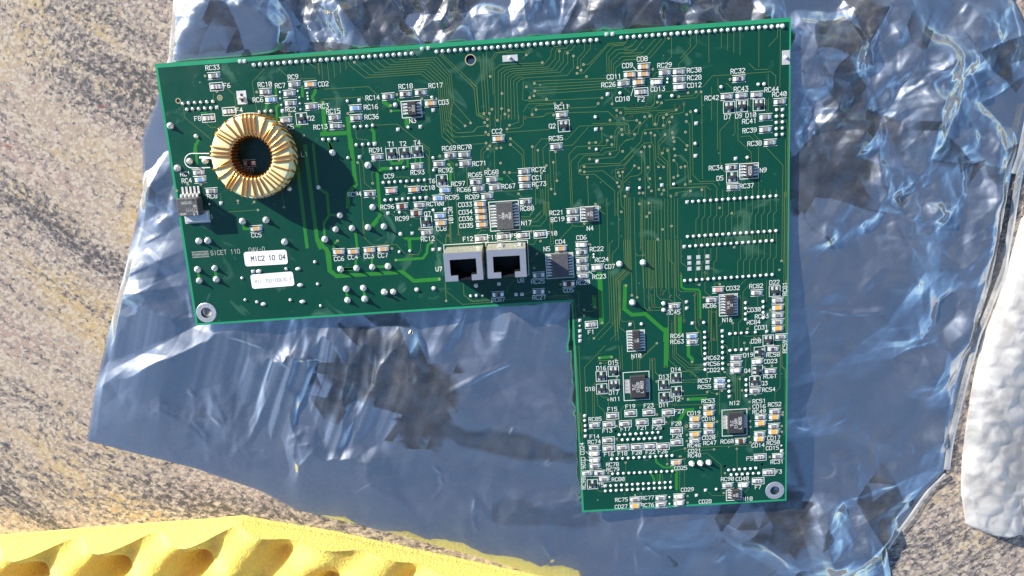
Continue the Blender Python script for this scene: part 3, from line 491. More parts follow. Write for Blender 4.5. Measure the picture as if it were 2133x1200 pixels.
# ------------------------------------------------------------------ ground
g = MB(); g.add([(-1.6, -1.6, 0), (1.6, -1.6, 0), (1.6, 1.6, 0), (-1.6, 1.6, 0)], [(0, 1, 2, 3)], GRANITE)
tag(g.obj('stone_slab'), 'speckled beige and grey granite slab lying under everything', kind='structure')

# ------------------------------------------------------------------ the bag
rng = np.random.default_rng(5)
def hash2(ix, iy, seed):
    h = (ix.astype(np.int64) * 374761393 + iy.astype(np.int64) * 668265263 + seed * 974634777) & 0xffffffff
    h = ((h ^ (h >> 13)) * 1274126177) & 0xffffffff
    return ((h ^ (h >> 16)) & 0xffff) / 65535.0
def vnoise(x, y, s, seed):
    x = x / s; y = y / s; ix = np.floor(x); iy = np.floor(y); fx = x - ix; fy = y - iy
    fx = fx**3 * (fx * (6 * fx - 15) + 10); fy = fy**3 * (fy * (6 * fy - 15) + 10)
    a = hash2(ix, iy, seed); b = hash2(ix + 1, iy, seed); c = hash2(ix, iy + 1, seed); d = hash2(ix + 1, iy + 1, seed)
    return (a * (1 - fx) + b * fx) * (1 - fy) + (c * (1 - fx) + d * fx) * fy
def resample(pts, n):
    p = np.array(pts, float); d = np.r_[0, np.cumsum(np.hypot(*np.diff(p, axis=0).T))]; t = np.linspace(0, d[-1], n)
    return np.stack([np.interp(t, d, p[:, 0]), np.interp(t, d, p[:, 1])], 1)
def coons(L, B, Rr, Tt, nu, nv):
    """left (top to bottom), bottom (left to right), right (top to bottom), top (left to right) -> (nv,nu,2)"""
    L, Rr, B, Tt = resample(L, nv), resample(Rr, nv), resample(B, nu), resample(Tt, nu)
    u = np.linspace(0, 1, nu)[None, :, None]; v = np.linspace(0, 1, nv)[:, None, None]
    P = (1 - u) * L[:, None] + u * Rr[:, None] + (1 - v) * Tt[None] + v * B[None]
    P -= (1 - u) * (1 - v) * Tt[0] + u * (1 - v) * Tt[-1] + (1 - u) * v * B[0] + u * v * B[-1]
    return P
def grid_mesh(name, P, Z, m, smooth=True):
    nv, nu = Z.shape; me = bpy.data.meshes.new(name)
    co = np.concatenate([P, Z[..., None]], 2).reshape(-1, 3).astype(np.float32)
    i = np.arange(nu * nv).reshape(nv, nu); f = np.stack([i[1:, :-1], i[1:, 1:], i[:-1, 1:], i[:-1, :-1]], -1).reshape(-1, 4)
    me.vertices.add(len(co)); me.vertices.foreach_set('co', co.ravel())
    me.loops.add(f.size); me.loops.foreach_set('vertex_index', f.ravel().astype(np.int32))
    me.polygons.add(len(f)); me.polygons.foreach_set('loop_start', np.arange(0, f.size, 4, dtype=np.int32))
    me.polygons.foreach_set('use_smooth', [smooth] * len(f)); me.materials.append(m); me.update(calc_edges=True); me.validate(); return me
def seg_dist(X, Y, a, b):
    dx, dy = b[0] - a[0], b[1] - a[1]; L = math.hypot(dx, dy); ux, uy = dx / L, dy / L
    s = (X - a[0]) * ux + (Y - a[1]) * uy; t = -(X - a[0]) * uy + (Y - a[1]) * ux
    return s, t, L
def Wl(pts, z=0.0): return [W(x, y, z) for x, y in pts]

bagL = [(368,-60),(352,120),(325,215),(297,290),(299,395),(283,470),(262,560),(238,650),(213,750),(195,830),(183,917)]
bagB = [(183,917),(400,972),(545,1022),(615,1060),(800,1105),(1000,1160),(1180,1215),(1500,1290),(1870,1290)]
bagR = [(2085,-50),(2125,30),(2150,120),(2140,240),(2108,340),(2084,480),(2062,590),(2030,690),(2003,790),(1977,900),(1966,980),(1928,1022),(1845,1138),(1870,1290)]
bagT = [(368,-60),(1200,-75),(2085,-50)]
NU, NV = 900, 640
BP = coons(Wl(bagL), Wl(bagB), Wl(bagR), Wl(bagT), NU, NV)
BX, BY = BP[..., 0], BP[..., 1]
uu = np.linspace(0, 1, NU)[None, :]; vv = np.linspace(0, 1, NV)[:, None]
edge = np.minimum(np.minimum(uu, 1 - uu) * 0.36, np.minimum(vv, 1 - vv) * 0.25)       # metres from the rim
def facets(x, y, s, seed, warp=0.35):
    """flat triangular facets meeting in sharp edges, as crumpled film has"""
    x = (x + (vnoise(x, y, s * 1.7, seed + 50) - .5) * s * warp * 2) / s; y = (y + (vnoise(x * s, y, s * 1.7, seed + 60) - .5) * s * warp * 2) / s
    y = y / .866; x = x - .5 * y; ix = np.floor(x); iy = np.floor(y); fx = x - ix; fy = y - iy
    h = lambda a, b: hash2(ix + a, iy + b, seed)
    up = fx + fy > 1
    return np.where(up, h(1, 1) + (1 - fx) * (h(0, 1) - h(1, 1)) + (1 - fy) * (h(1, 0) - h(1, 1)), h(0, 0) + fx * (h(1, 0) - h(0, 0)) + fy * (h(0, 1) - h(0, 0))) - .5
def cells(x, y, s, seed, warp=0.35):
    """one random number per facet of facets()"""
    x = (x + (vnoise(x, y, s * 1.7, seed + 50) - .5) * s * warp * 2) / s; y = (y + (vnoise(x * s, y, s * 1.7, seed + 60) - .5) * s * warp * 2) / s
    y = y / .866; x = x - .5 * y; ix = np.floor(x); iy = np.floor(y); up = (x - ix) + (y - iy) > 1
    return np.where(up, hash2(ix, iy, seed + 7), hash2(ix, iy, seed + 8))
# how strongly each part of the bag is crumpled (photo positions, radius, strength)
CR = np.full(BX.shape, 0.38)
for px, py, r, k in [(420,40,90,.5),(640,60,160,1.0),(900,40,160,1.0),(1150,30,180,.9),(1450,20,180,.9),(1750,80,140,1.0),(1720,260,130,1.1),(1900,220,150,1.0),(2050,120,110,.8),(1880,420,140,.9),(2040,430,110,.7),(1990,620,90,.6),
                     (630,720,90,.3),(640,850,120,.25),(560,900,90,.2),(780,760,100,.35),(850,850,70,.3),(1100,680,80,.8),(450,900,120,.35),(1720,1100,120,.9),(1850,1050,90,.8),(340,430,60,.7),(310,330,50,.8),(1960,800,70,.6),(1750,900,80,.4),(1550,1120,90,.5),(1230,1090,110,.5)]:
    wx, wy = W(px, py); CR = np.maximum(CR, k * np.exp(-((BX - wx) ** 2 + (BY - wy) ** 2) / (r * .2 * .001) ** 2 * .7))
lowb = 1 - np.exp(-(1 - vv) * 0.25 / 0.07)          # lies flat along the lower rim
Z = 0.0030 * (1 - np.exp(-edge / 0.016)) * (.25 + .75 * lowb)
Z += (vnoise(BX, BY, 0.075, 11) - 0.5) * 0.0045 * lowb + (vnoise(BX, BY, 0.03, 12) - 0.5) * 0.0010
Z += CR * (facets(BX, BY, 0.026, 3) * 0.0120 + facets(BX, BY, 0.0125, 4) * 0.0058 * CR + facets(BX, BY, 0.0055, 5) * (0.0004 + 0.0022 * CR) + facets(BX, BY, 0.0028, 15) * 0.0008 * CR) * (.4 + .6 * lowb)
Z += facets(BX, BY, 0.05, 6) * 0.0035 * np.clip(CR * 1.5, 0, 1) * lowb
# below the board's left arm the film is pinched into upright folds
lw = np.zeros(BX.shape)
for px, py, r, k in [(620,720,95,.9),(640,850,120,1.0),(570,880,80,.7),(780,750,100,1.0),(840,850,70,.8),(500,760,90,.35),(430,890,110,.3)]:
    wx, wy = W(px, py); lw = np.maximum(lw, k * np.exp(-((BX - wx) ** 2 + (BY - wy) ** 2) / (r * .2 * .001) ** 2 * .7))
Z += lw * (facets(BX + .25 * BY, BY * .33, .013, 81) * .0062 + facets(BX - .3 * BY, BY * .38, .0062, 82) * .0034 + facets(BX, BY * .5, .003, 83) * .0011)
CR = np.maximum(CR, lw)
DARK_P = np.full(BX.shape, -.10)                           # chance that a facet gets a painted dark reflection
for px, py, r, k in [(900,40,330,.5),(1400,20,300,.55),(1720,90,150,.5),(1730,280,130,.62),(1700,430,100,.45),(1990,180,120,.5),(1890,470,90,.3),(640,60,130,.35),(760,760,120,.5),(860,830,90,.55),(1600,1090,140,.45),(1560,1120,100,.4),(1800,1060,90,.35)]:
    wx, wy = W(px, py); DARK_P = np.maximum(DARK_P, k * np.exp(-((BX - wx) ** 2 + (BY - wy) ** 2) / (r * .2 * .001) ** 2 * .6))
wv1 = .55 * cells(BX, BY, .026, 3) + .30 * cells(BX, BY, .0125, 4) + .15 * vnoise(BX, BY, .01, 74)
DARK_REFL = np.clip((DARK_P * 1.05 - wv1 * .9 + .08) * 14, 0, 1)
for q0, q1, wd_, k in (((850,840),(960,905),.006,.8), ((960,905),(1190,945),.0055,.75), ((1060,1065),(1230,1080),.008,.45), ((1640,930),(1670,1010),.004,.6)):   # soft-edged strips of painted dark reflection
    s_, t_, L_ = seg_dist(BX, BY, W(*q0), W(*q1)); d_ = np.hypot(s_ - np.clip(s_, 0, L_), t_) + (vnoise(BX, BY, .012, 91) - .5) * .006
    DARK_REFL = np.maximum(DARK_REFL, k * np.clip((wd_ - d_) / .0025, 0, 1))
DARK_REFL *= .8 + .4 * (vnoise(BX, BY, .004, 73) - .3)
def crease(a, b, amp, wid, skew=0.0):
    """a sharp fold from a to b (world), flat flanks wid wide, dying out towards its ends"""
    global Z
    s, t, L = seg_dist(BX, BY, a, b)
    sel = (s > -wid) & (s < L + wid) & (np.abs(t) < wid * 1.7)
    if not sel.any(): return
    s, t = s[sel], t[sel]
    w = wid * (1 + skew * np.sign(t))
    along = np.clip((s + wid * .6) / (wid + .35 * L), 0, 1) * np.clip((L + wid * .6 - s) / (wid + .35 * L), 0, 1)
    Z[sel] += amp * np.clip(1 - np.abs(t) / w, 0, 1) * np.clip(along * 1.6, 0, 1)
def C(x0, y0, x1, y1, amp, wid, skew=0.0): crease(W(x0, y0), W(x1, y1), amp * 1.12 * mm, wid * 1.1 * mm, skew)
# the folds one can pick out in the photograph
NAMED = [(420,-20,565,68,3.5,11,.3),(345,28,565,68,2.2,9,-.3),(563,68,575,-40,2.6,9,.2),(430,105,640,60,2.0,10,0),(690,90,640,-30,2.0,8,.3),(760,95,690,-20,2.4,8,0),(700,40,800,-10,1.8,7,0),
          (800,30,850,-40,2.4,9,.2),(870,95,800,40,1.6,6,0),(960,80,900,0,2.4,9,.3),(1100,60,1085,-30,3.0,9,-.3),(1240,70,1330,-40,2.0,9,.2),(1310,60,1390,-40,1.6,8,0),(1485,40,1470,-50,2.4,9,.3),
          (1600,35,1610,-40,2.2,8,0),(1010,40,1100,10,1.5,7,0),(1170,50,1180,-40,2.0,10,0),(1420,20,1560,-30,1.8,9,0),
          (1905,70,1900,150,3.2,9,.3),(1900,150,1830,150,2.4,8,0),(1960,120,1932,250,3.6,10,-.3),(1932,250,1918,400,2.8,9,.2),(1918,400,1935,470,2.4,9,0),(2005,5,2130,155,3.4,15,.3),
          (1660,90,1800,170,2.0,12,0),(1700,160,1740,230,3.6,9,.3),(1740,230,1800,285,3.2,9,-.3),(1850,350,1815,440,3.4,9,.3),(1830,160,1850,230,2.4,9,0),(1850,230,1905,370,2.8,10,.3),(1905,370,1885,500,2.2,9,0),
          (2078,310,2045,545,3.4,11,.3),(2050,270,2078,310,2.6,9,0),(2000,280,2075,300,2.2,10,0),(1935,430,2075,390,2.0,16,.3),(1940,430,1985,480,1.8,7,0),(1990,560,2040,520,2.2,8,0),(2040,520,2005,710,2.4,10,.3),
          (1990,690,2010,710,2.5,8,0),(1885,500,1870,620,1.8,10,0),(1690,380,1790,420,2.2,12,.2),(1650,440,1750,450,2.2,14,0),(1760,310,1880,180,2.0,12,0),(2000,250,1960,120,2.2,14,0),(1700,60,1860,10,2.2,14,0),(1860,10,1930,130,2.4,13,0),
          (1790,640,1890,700,1.5,12,0),(1900,660,1930,780,1.8,10,0),(1960,740,1930,820,1.8,9,0),(1740,850,1640,870,2.2,14,0),(1740,860,1890,950,1.4,12,0),
          (1690,1062,1735,1200,3.6,11,.3),(1690,1062,1930,975,2.4,13,.3),(1500,1075,1690,1195,2.0,11,.3),(1640,1040,1665,1075,2.2,7,0),(1735,1200,1850,1110,2.6,11,0),(1780,1090,1900,1020,2.0,8,0),(1250,1090,1500,1070,1.6,14,0),
          (218,738,405,640,1.9,10,.3),(262,575,380,522,1.9,12,.4),(240,612,395,590,1.0,5,0),(270,785,520,680,3.7,13,-.3),(395,150,560,-30,5.8,13,0),(480,110,600,60,2.6,9,0),(420,20,470,-40,3,8,0),(300,440,345,330,3.0,11,-.2),(225,640,330,590,2.4,9,-.2),(430,672,520,660,1.5,9,0),(320,640,380,700,1.2,8,0),(500,905,440,830,.8,10,0),
          (300,850,420,900,0.9,7,0),(350,880,480,960,0.9,6,0),(330,840,400,930,0.8,5,0),(200,880,330,900,0.8,8,0),(205,810,260,770,1.0,7,0),(320,420,340,330,2.2,10,.3),(296,430,345,400,1.4,8,0),
          (690,720,660,880,2.6,10,.3),(620,740,590,830,2.2,8,0),(640,680,600,760,2.0,9,0),(560,800,640,960,.9,10,0),(640,960,720,860,.8,9,.2),(700,900,640,990,.7,8,0),(520,790,590,760,1.6,9,0),
          (820,705,850,702,3.2,8,0),(820,705,840,860,3.4,10,.3),(850,702,872,770,3.0,9,-.3),(872,770,850,910,2.6,11,.3),(785,720,845,862,2.8,8,0),(780,735,660,720,1.6,9,0),(690,720,850,912,2.2,12,.3),(750,690,780,735,2.0,8,0),
          (1055,640,1152,706,3.2,9,.3),(1152,706,1190,660,2.2,8,0),(960,648,1060,640,1.6,9,0),(1020,735,1190,722,1.5,10,.3),(925,812,1065,745,1.3,13,.2),(880,880,1190,960,1.9,18,.4),(860,908,1000,935,1.0,7,0),
          (720,1018,845,1062,1.2,7,0),(650,970,810,960,1.0,7,0),(860,962,1000,990,0.9,7,0),(990,1040,985,1110,1.0,7,0),(1160,1080,1110,1060,1.3,9,0),(1130,1125,1140,1170,1.2,8,0),(1100,1075,1215,1035,1.1,9,0),(1160,1070,1260,1100,1.3,10,.3)]
for a in NAMED:
    if a[0] > 1655 and a[1] < 640: a = a[:4] + (a[4] * .72, a[5] * 1.3, a[6])
    C(*a)
# finer crumpling, thick where the photograph has it thick
dens = [((400,-20,1650,110),70,1.5,(3,9)),((1665,30,2110,500),80,1.5,(4,11)),((540,650,740,980),60,.85,(3,8)),((740,660,900,920),22,1.2,(3,8)),((1690,980,1930,1200),24,1.3,(4,9)),
        ((300,830,600,990),16,0.7,(2,5)),((900,640,1195,720),12,1.0,(3,7)),((220,560,420,760),10,0.6,(3,8)),((700,880,1210,1180),24,0.6,(3,8)),((1660,520,2060,980),32,0.8,(4,10)),((330,180,420,460),6,1.0,(3,7)),((1200,1060,1700,1190),14,0.7,(4,9))]
for (x0, y0, x1, y1), n, amp, (w0, w1) in dens:
    for _ in range(n):
        x, y = rng.uniform(x0, x1), rng.uniform(y0, y1); a = rng.uniform(0, math.pi); L = rng.uniform(20, 95)
        C(x - L / 2 * math.cos(a), y - L / 2 * math.sin(a), x + L / 2 * math.cos(a), y + L / 2 * math.sin(a), amp * rng.choice([-1, 1], p=[.3, .7]) * rng.uniform(.4, 1.1), rng.uniform(w0, w1), rng.uniform(-.4, .4))
# the pinched folds run up and down: even them out lengthwise
def smooth_v(A, k):
    c = np.cumsum(np.pad(A, ((k + 1, k), (0, 0)), mode='edge'), 0); return (c[2 * k + 1:] - c[:-2 * k - 1]) / (2 * k + 1)
lz = np.clip(lw * 1.6, 0, 1); Z = Z * (1 - lz) + smooth_v(smooth_v(Z, 5), 4) * lz
# loose film slumps: towards the lower rim no flank stays steep
y_lo, y_hi = W(700, 1120)[1], W(700, 640)[1]
lim_s = np.interp(BY, [y_lo, y_hi], [.05, .17]) + np.clip((BX - W(1330, 1000)[0]) / .02, 0, 1) * 2 + np.clip((BY - y_hi) / .01, 0, 1) * 2
for v in range(NV - 2, -1, -1):
    Z[v] = np.minimum(Z[v], Z[v + 1] + lim_s[v] * np.hypot(BX[v] - BX[v + 1], BY[v] - BY[v + 1]))
for _ in range(260):                                  # hairline kinks
    x, y = rng.uniform(190, 2120), rng.uniform(-40, 1190); a = rng.uniform(0, math.pi); L = rng.uniform(10, 60)
    C(x - L / 2 * math.cos(a), y - L / 2 * math.sin(a), x + L / 2 * math.cos(a), y + L / 2 * math.sin(a), rng.uniform(.15, .5), rng.uniform(1.1, 2.2), rng.uniform(-.4, .4))
for q in [[(990,1040),(985,1075),(992,1105)],[(860,745),(900,780)],[(930,815),(1000,780),(1070,748)],[(1130,1130),(1150,1165)],[(340,840),(400,870),(430,905)],[(480,690),(560,720),(610,760)],[(1500,1078),(1560,1105),(1640,1165)],[(1700,640),(1760,650),(1830,640)],[(1880,720),(1950,700)]]:
    for q0, q1 in zip(q, q[1:]): C(*q0, *q1, .5, 1.7, .2)
# pressed flat under the board, held below its lower face near its rim
BOARD = [(322,133),(1648,36),(1638,1043),(1213,1067),(1190,628),(408,678)]
bw = np.array(Wl(BOARD, ZTOP))
def poly_sd(X, Y, poly):
    d = np.full(X.shape, 1e9); ins = np.zeros(X.shape, bool); n = len(poly)
    for i in range(n):
        a, b = poly[i], poly[(i + 1) % n]
        s, t, L = seg_dist(X, Y, a, b); sc = np.clip(s, 0, L); d = np.minimum(d, np.hypot(s - sc, t))
        c = ((a[1] > Y) != (b[1] > Y)) & (X < (b[0] - a[0]) * (Y - a[1]) / (b[1] - a[1] + 1e-12) + a[0]); ins ^= c
    return np.where(ins, -d, d)
sd = poly_sd(BX, BY, bw)
lim = np.interp(sd, [-0.006, -0.001, 0.003, 0.012, 0.03], [0.0007, 0.0038, 0.0048, 0.0075, 0.013])
Z = np.where(Z > lim - 0.001, lim - 0.001 + 0.001 * (1 - np.exp(-(np.maximum(Z - lim + 0.001, 0)) / 0.001)), Z)
Z = 0.0006 + np.maximum(Z, 0) * np.clip(edge / 0.0035, 0, 1) * np.clip(.12 + (1 - vv) * 0.25 / 0.035, 0, 1)
bag = empty('antistatic_bag'); tag(bag, 'crumpled silvery see-through antistatic bag spread under the circuit board', 'bag')
me = grid_mesh('upper_film', BP, Z, FILM); me.attributes.new('dark_refl', 'FLOAT', 'POINT').data.foreach_set('value', np.clip(DARK_REFL, 0, 1).astype(np.float32).ravel())
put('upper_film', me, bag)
st = 3
put('lower_film', grid_mesh('lower_film', BP[::st, ::st], 0.00025 + 0.0001 * vnoise(BX, BY, 0.01, 3)[::st, ::st], INNER), bag)
# the welded rim on the right and lower left, a stiffer milky strip standing a little proud
def strip(name, pts, w, z, m, parent, n=90):
    p = resample(Wl(pts), n); t = np.gradient(p, axis=0); t /= np.hypot(*t.T)[:, None]; nn = np.stack([-t[:, 1], t[:, 0]], 1)
    k = np.linspace(-.5, .5, 5); P = p[None] + nn[None] * (k * w)[:, None, None]
    Zs = z + 0.0005 * (1 - (2 * k) ** 2)[:, None] + 0.0005 * vnoise(P[..., 0], P[..., 1], 0.012, 9)
    return put(name, grid_mesh(name, P, Zs, m), parent)
strip('welded_rim', [(2135,215),(2112,325),(2100,360)], 0.0028, 0.0040, SEAM, bag)
strip('welded_rim', [(2150,290),(2122,350),(2103,470),(2087,560),(2066,620),(2033,700),(2006,795),(1981,900),(1969,975)], 0.0030, 0.0010, SEAM, bag)
strip('welded_rim', [(1966,985),(1930,1022),(1880,1090),(1846,1140)], 0.0016, 0.0012, SEAM, bag, 50)

# ------------------------------------------------------------------ circuit board
board = empty('circuit_board', None, LOC, CC)
tag(board, 'green L-shaped circuit board with copper-wound ring coil and two network jacks', 'circuit board')
BB = [U(*p) for p in BOARD]
def circle(c, r, n=20): return [(c[0] + r * math.cos(2 * math.pi * i / n), c[1] + r * math.sin(2 * math.pi * i / n)) for i in range(n)]
M1, M2, H3 = TU('I', 285, 980), TU('R', 1167, 882), TU('B', 1885, 140)
holes = [(M1, .00235), (M2, .0021), (H3, .0019), (TU('R', 603, 610), .0007), (TU('R', 1027, 587), .0007), (TU('Q', 507, 213), .0006), (TU('Q', 1050, 185), .0006), (TU('A', 350, 572), .0008)]
TH = 0.0016
loops = [BB] + [circle(c, r) for c, r in holes]
vl = [Vector((x, y, 0)) for lp in loops for x, y in lp]
tri = tessellate_polygon([[Vector((x, y, 0)) for x, y in lp] for lp in loops])
b = MB(); n = len(vl)
b.add([(v.x, v.y, 0) for v in vl], [t for t in tri], MASK)
b.add([(v.x, v.y, -TH) for v in vl], [t for t in tri], MASK)
o = 0
for k, lp in enumerate(loops):
    m = len(lp); b.add([(x, y, 0) for x, y in lp] + [(x, y, -TH) for x, y in lp], [(i, (i + 1) % m, (i + 1) % m + m, i + m) for i in range(m)], RIM if k == 0 else HOLE)
b.obj('substrate', board)
# lighter strip along the edges where no copper plane lies underneath
def inset(poly, ws):
    n = len(poly); out = []
    for i in range(n):
        p0, p1, p2 = (Vector(poly[(i - 1) % n]), Vector(poly[i]), Vector(poly[(i + 1) % n]))
        d1, d2 = (p1 - p0).normalized(), (p2 - p1).normalized(); n1, n2 = Vector((d1.y, -d1.x)), Vector((d2.y, -d2.x))
        a, c = p1 + n1 * ws[(i - 1) % n], p1 + n2 * ws[i]
        den = d1.x * d2.y - d1.y * d2.x; t = ((c.x - a.x) * d2.y - (c.y - a.y) * d2.x) / den
        out.append(tuple(a + d1 * t))
    return out
ins = inset(BB, [0.0017, 0.0007, 0.0009, 0.0008, 0.0009, 0.0010])
b = MB(); b.add([(x, y, 2e-5) for x, y in BB + ins], [(i, (i + 1) % 6, (i + 1) % 6 + 6, i + 6) for i in range(6)], RIM); b.obj('rim_strip', board)

def pts(s): return [tuple(float(c) for c in q.split(',')) for q in s.split()]
# tracks
tk = MB(); tz = 0
for w, s in WIDES.items():
    for ln in s.split('|'):
        wd_, rest = ln.split(' ', 1); P = [TU(w, *q) for q in pts(rest)]; tz += 1
        tk.track(P, float(wd_) * 0.19 * mm, 1.6e-5 + (tz % 5) * 3e-6, WIDE)
tag(tk.obj('wide_track', board), 'broad bright green copper tracks', kind='stuff')
tk = MB(); ends = []
def thin(P):
    global tz
    tz += 1
    tk.track(P, 0.22 * mm, 3.4e-5 + (tz % 5) * 3e-6, THIN)
for w, s in THINS.items():
    for ln in s.split('|'):
        P = pts(ln)
        if w == 'L' and P[0][1] == 0 and 640 < P[0][0] < 1100: P = [(P[0][0] - 8, -505)] + P
        thin([TU(w, *q) for q in P])
for w, n, s0, s1 in BUNDLES:
    a, c = pts(s0), pts(s1)
    for k in range(n):
        f = k / max(1, n - 1); thin([TU(w, p[0] + (q[0] - p[0]) * f, p[1] + (q[1] - p[1]) * f) for p, q in zip(a, c)])
for i in range(14):                                   # the ladder between the long pin rows
    x = 680 + 74.4 * (i + 1); y = 118 - 4.9 * i
    if i >= 1: thin([TU('M', x, -30), TU('M', x, y)])
    yb = 345 - 5 * i
    thin([TU('M', x, y), TU('M', x, yb - 40), TU('M', x - 37, yb), TU('M', x - 37, 665 - 4.6 * i)])
    if i < 4 or i > 6:
        thin([TU('M', x, 550 - 4.9 * i), TU('M', x, 860 - 4 * i), TU('M', x - 37, 895 - 4 * i), TU('M', x - 37, 1095 - 4.6 * i)])
tag(tk.obj('thin_track', board), 'fine olive copper tracks', kind='stuff')
vb = MB()
for w, s in VIAS.items():
    for x, y in pts(s):
        cx, cy = TU(w, x, y); vb.ring(cx, cy, 0.24 * mm, 0.52 * mm, 5.0e-5, GOLD, 10); vb.disc(cx, cy, 0.25 * mm, 4.6e-5, HOLE, 8)
tag(vb.obj('through_hole', board), 'tiny gold-ringed through holes', kind='stuff')
for c, r0, r1 in ((H3, 1.9, 2.3), (TU('A', 845, 535), .8, 1.15), (TU('A', 350, 572), .8, 1.15)):
    hr = MB(); hr.ring(*c, r0 * mm, r1 * mm, 6e-5, GOLD, 20); hr.obj('gold_ring', board)

# ---------------------------------------------------------------- white print
sk = MB(); SZ = 7.0e-5; LW = 0.235 * mm
def word(mb, s, x, y, **k): text(mb, s, x, y, 1.78 * mm, SZ, SILK, wdt=LW, asp=.93, adv=1.4, **k)
for w, s in WORDS.items():
    for it in s.split('|'):
        t_, q = it.rsplit(' ', 1); x, y = TU(w, *pts(q)[0]); word(sk, t_, x, y)
for w, t_, x, y, d in VERT: word(sk, t_, *TU(w, x, y), ang=d * math.pi / 2)
def line(a, c, w=LW, m=SILK): ZI[0] = (ZI[0] + 1) % 7; sk.quad_xy(a, c, w, SZ + ZI[0] * 2e-6, m)
def frame(x, y, a, c, w=LW):
    for p, q in (((x - a, y - c), (x + a, y - c)), ((x + a, y - c), (x + a, y + c)), ((x + a, y + c), (x - a, y + c)), ((x - a, y + c), (x - a, y - c))): line(p, q, w)
# ring and lead outlines round the coil
cc = U(529, 325); R0 = 17.9 * mm
cp = circle(cc, R0, 64)
for p, q in zip(cp, cp[1:] + cp[:1]): line(p, q, 0.45 * mm)
for (x0, y0), (x1, y1) in (((600, 112), (400, 112)), ((610, 280), (400, 285))): line(TU('E', x0, y0), TU('E', x1, y1), 0.4 * mm)
arc = [TU('E', 400 - 86 * math.sin(a), 198 - 86 * math.cos(a)) for a in [math.pi * i / 12 for i in range(13)]]
for p, q in zip(arc, arc[1:]): line(p, q, 0.4 * mm)
for w, p, q in (('C', (1940, 570), (1985, 625)), ('C', (1945, 800), (1910, 910)), ('K', (1860, 820), (1910, 862)), ('Q', (165, 440), (200, 468)), ('Q', (160, 530), (205, 545)), ('L', (435, 368), (480, 405))):
    line(TU(w, *p), TU(w, *q), 0.2 * mm)

# ---------------------------------------------------------------- small chips
def chip_mesh(name, top, marks=None, cap=False, arr=False):
    c = MB(); hw = 0.85 * mm; h = (0.85 if cap else 0.58) * mm
    for s in (-1, 1):                                  # solder fillets and pads
        x0, x1, x2 = s * 2.55 * mm, s * 2.2 * mm, s * 1.58 * mm
        vs = [(x0, -hw, 6e-5), (x0, hw, 6e-5), (x1, -hw, .12 * mm), (x1, hw, .12 * mm), (x2, -hw, h * .9), (x2, hw, h * .9), (x1, -hw, 6e-5), (x1, hw, 6e-5), (x2, -hw, 6e-5), (x2, hw, 6e-5)]
        c.add(vs, [(0, 1, 3, 2), (2, 3, 5, 4), (0, 2, 6), (1, 7, 3), (2, 4, 8, 6), (3, 7, 9, 5)], TIN)
        a, d = sorted((s * 0.98 * mm, s * 1.6 * mm)); c.box(a, d, -hw, hw, 6e-5, h + .03 * mm, TIN, .06 * mm)
    c.box(-1.0 * mm, 1.0 * mm, -.8 * mm, .8 * mm, .05 * mm, h, top if cap else CERAM, .05 * mm if cap else 0)
    if arr:
        for k in (-.62, .62): c.box((k - .30) * mm, (k + .30) * mm, -.72 * mm, .72 * mm, h - 1e-5, h + .05 * mm, top)
        c.box(-.22 * mm, .22 * mm, -.86 * mm, .86 * mm, .05 * mm, h + .02 * mm, TIN)
    elif not cap: c.box(-.95 * mm, .95 * mm, -.7 * mm, .7 * mm, h - 1e-5, h + .05 * mm, top)
    if marks: text(c, marks, -.72 * mm, 0, .85 * mm, h + .056 * mm, MARK, wdt=.13 * mm, asp=.62, adv=1.55)
    return c.mesh(name)
CH = {'r': [chip_mesh('chip_resistor', GLAZE, s) for s in ('101', '103', '472', '000', '221', '0')], 'b': [chip_mesh('chip_resistor', BLUE)], 'k': [chip_mesh('chip_capacitor', BROWN, cap=True)],
      'c': [chip_mesh('chip_capacitor', TAN, cap=True)], 'y': [chip_mesh('chip_capacitor', AMBER, cap=True)], 'p': [chip_mesh('chip_capacitor', PINK, cap=True)], 'w': [chip_mesh('chip_capacitor', IVORY, cap=True)],
      'g': [chip_mesh('chip_resistor', FERR)], 'f': [chip_mesh('ferrite_bead', FERR, '1')], 'a': [chip_mesh('filter_array', FERR, arr=True)]}
NAME = {'r': 'chip_resistor', 'b': 'chip_resistor', 'g': 'chip_resistor', 'k': 'chip_capacitor', 'c': 'chip_capacitor', 'y': 'chip_capacitor', 'p': 'chip_capacitor', 'w': 'chip_capacitor', 'f': 'ferrite_bead', 'a': 'filter_array'}
CLAB = {'b': 'blue-topped chip resistor', 'k': 'dark brown chip capacitor', 'y': 'amber chip capacitor', 'p': 'pinkish chip capacitor', 'w': 'ivory chip capacitor', 'g': 'grey chip resistor'}
placed = []
for w, s in CHIPS.items():
    it = s.split()
    for k, q in zip(it[::2], it[1::2]):
        x, y = TU(w, *pts(q)[0], .3 * mm)
        o = put(NAME[k], random.choice(CH[k]), board, (x, y, 0), R_(random.uniform(-2.2, 2.2))); tag(o, CLAB.get(k)); placed.append((x, y))
        if k == 'r' and random.random() < .12: o.rotation_euler[2] += math.pi
        fx, fy = TU(w, *pts(q)[0])
        if k in 'fa': frame(fx, fy, 2.75 * mm, 1.62 * mm)
        else:
            for d in (-1, 1): line((fx - 2.7 * mm, fy + d * 1.42 * mm), (fx + 2.7 * mm, fy + d * 1.42 * mm))
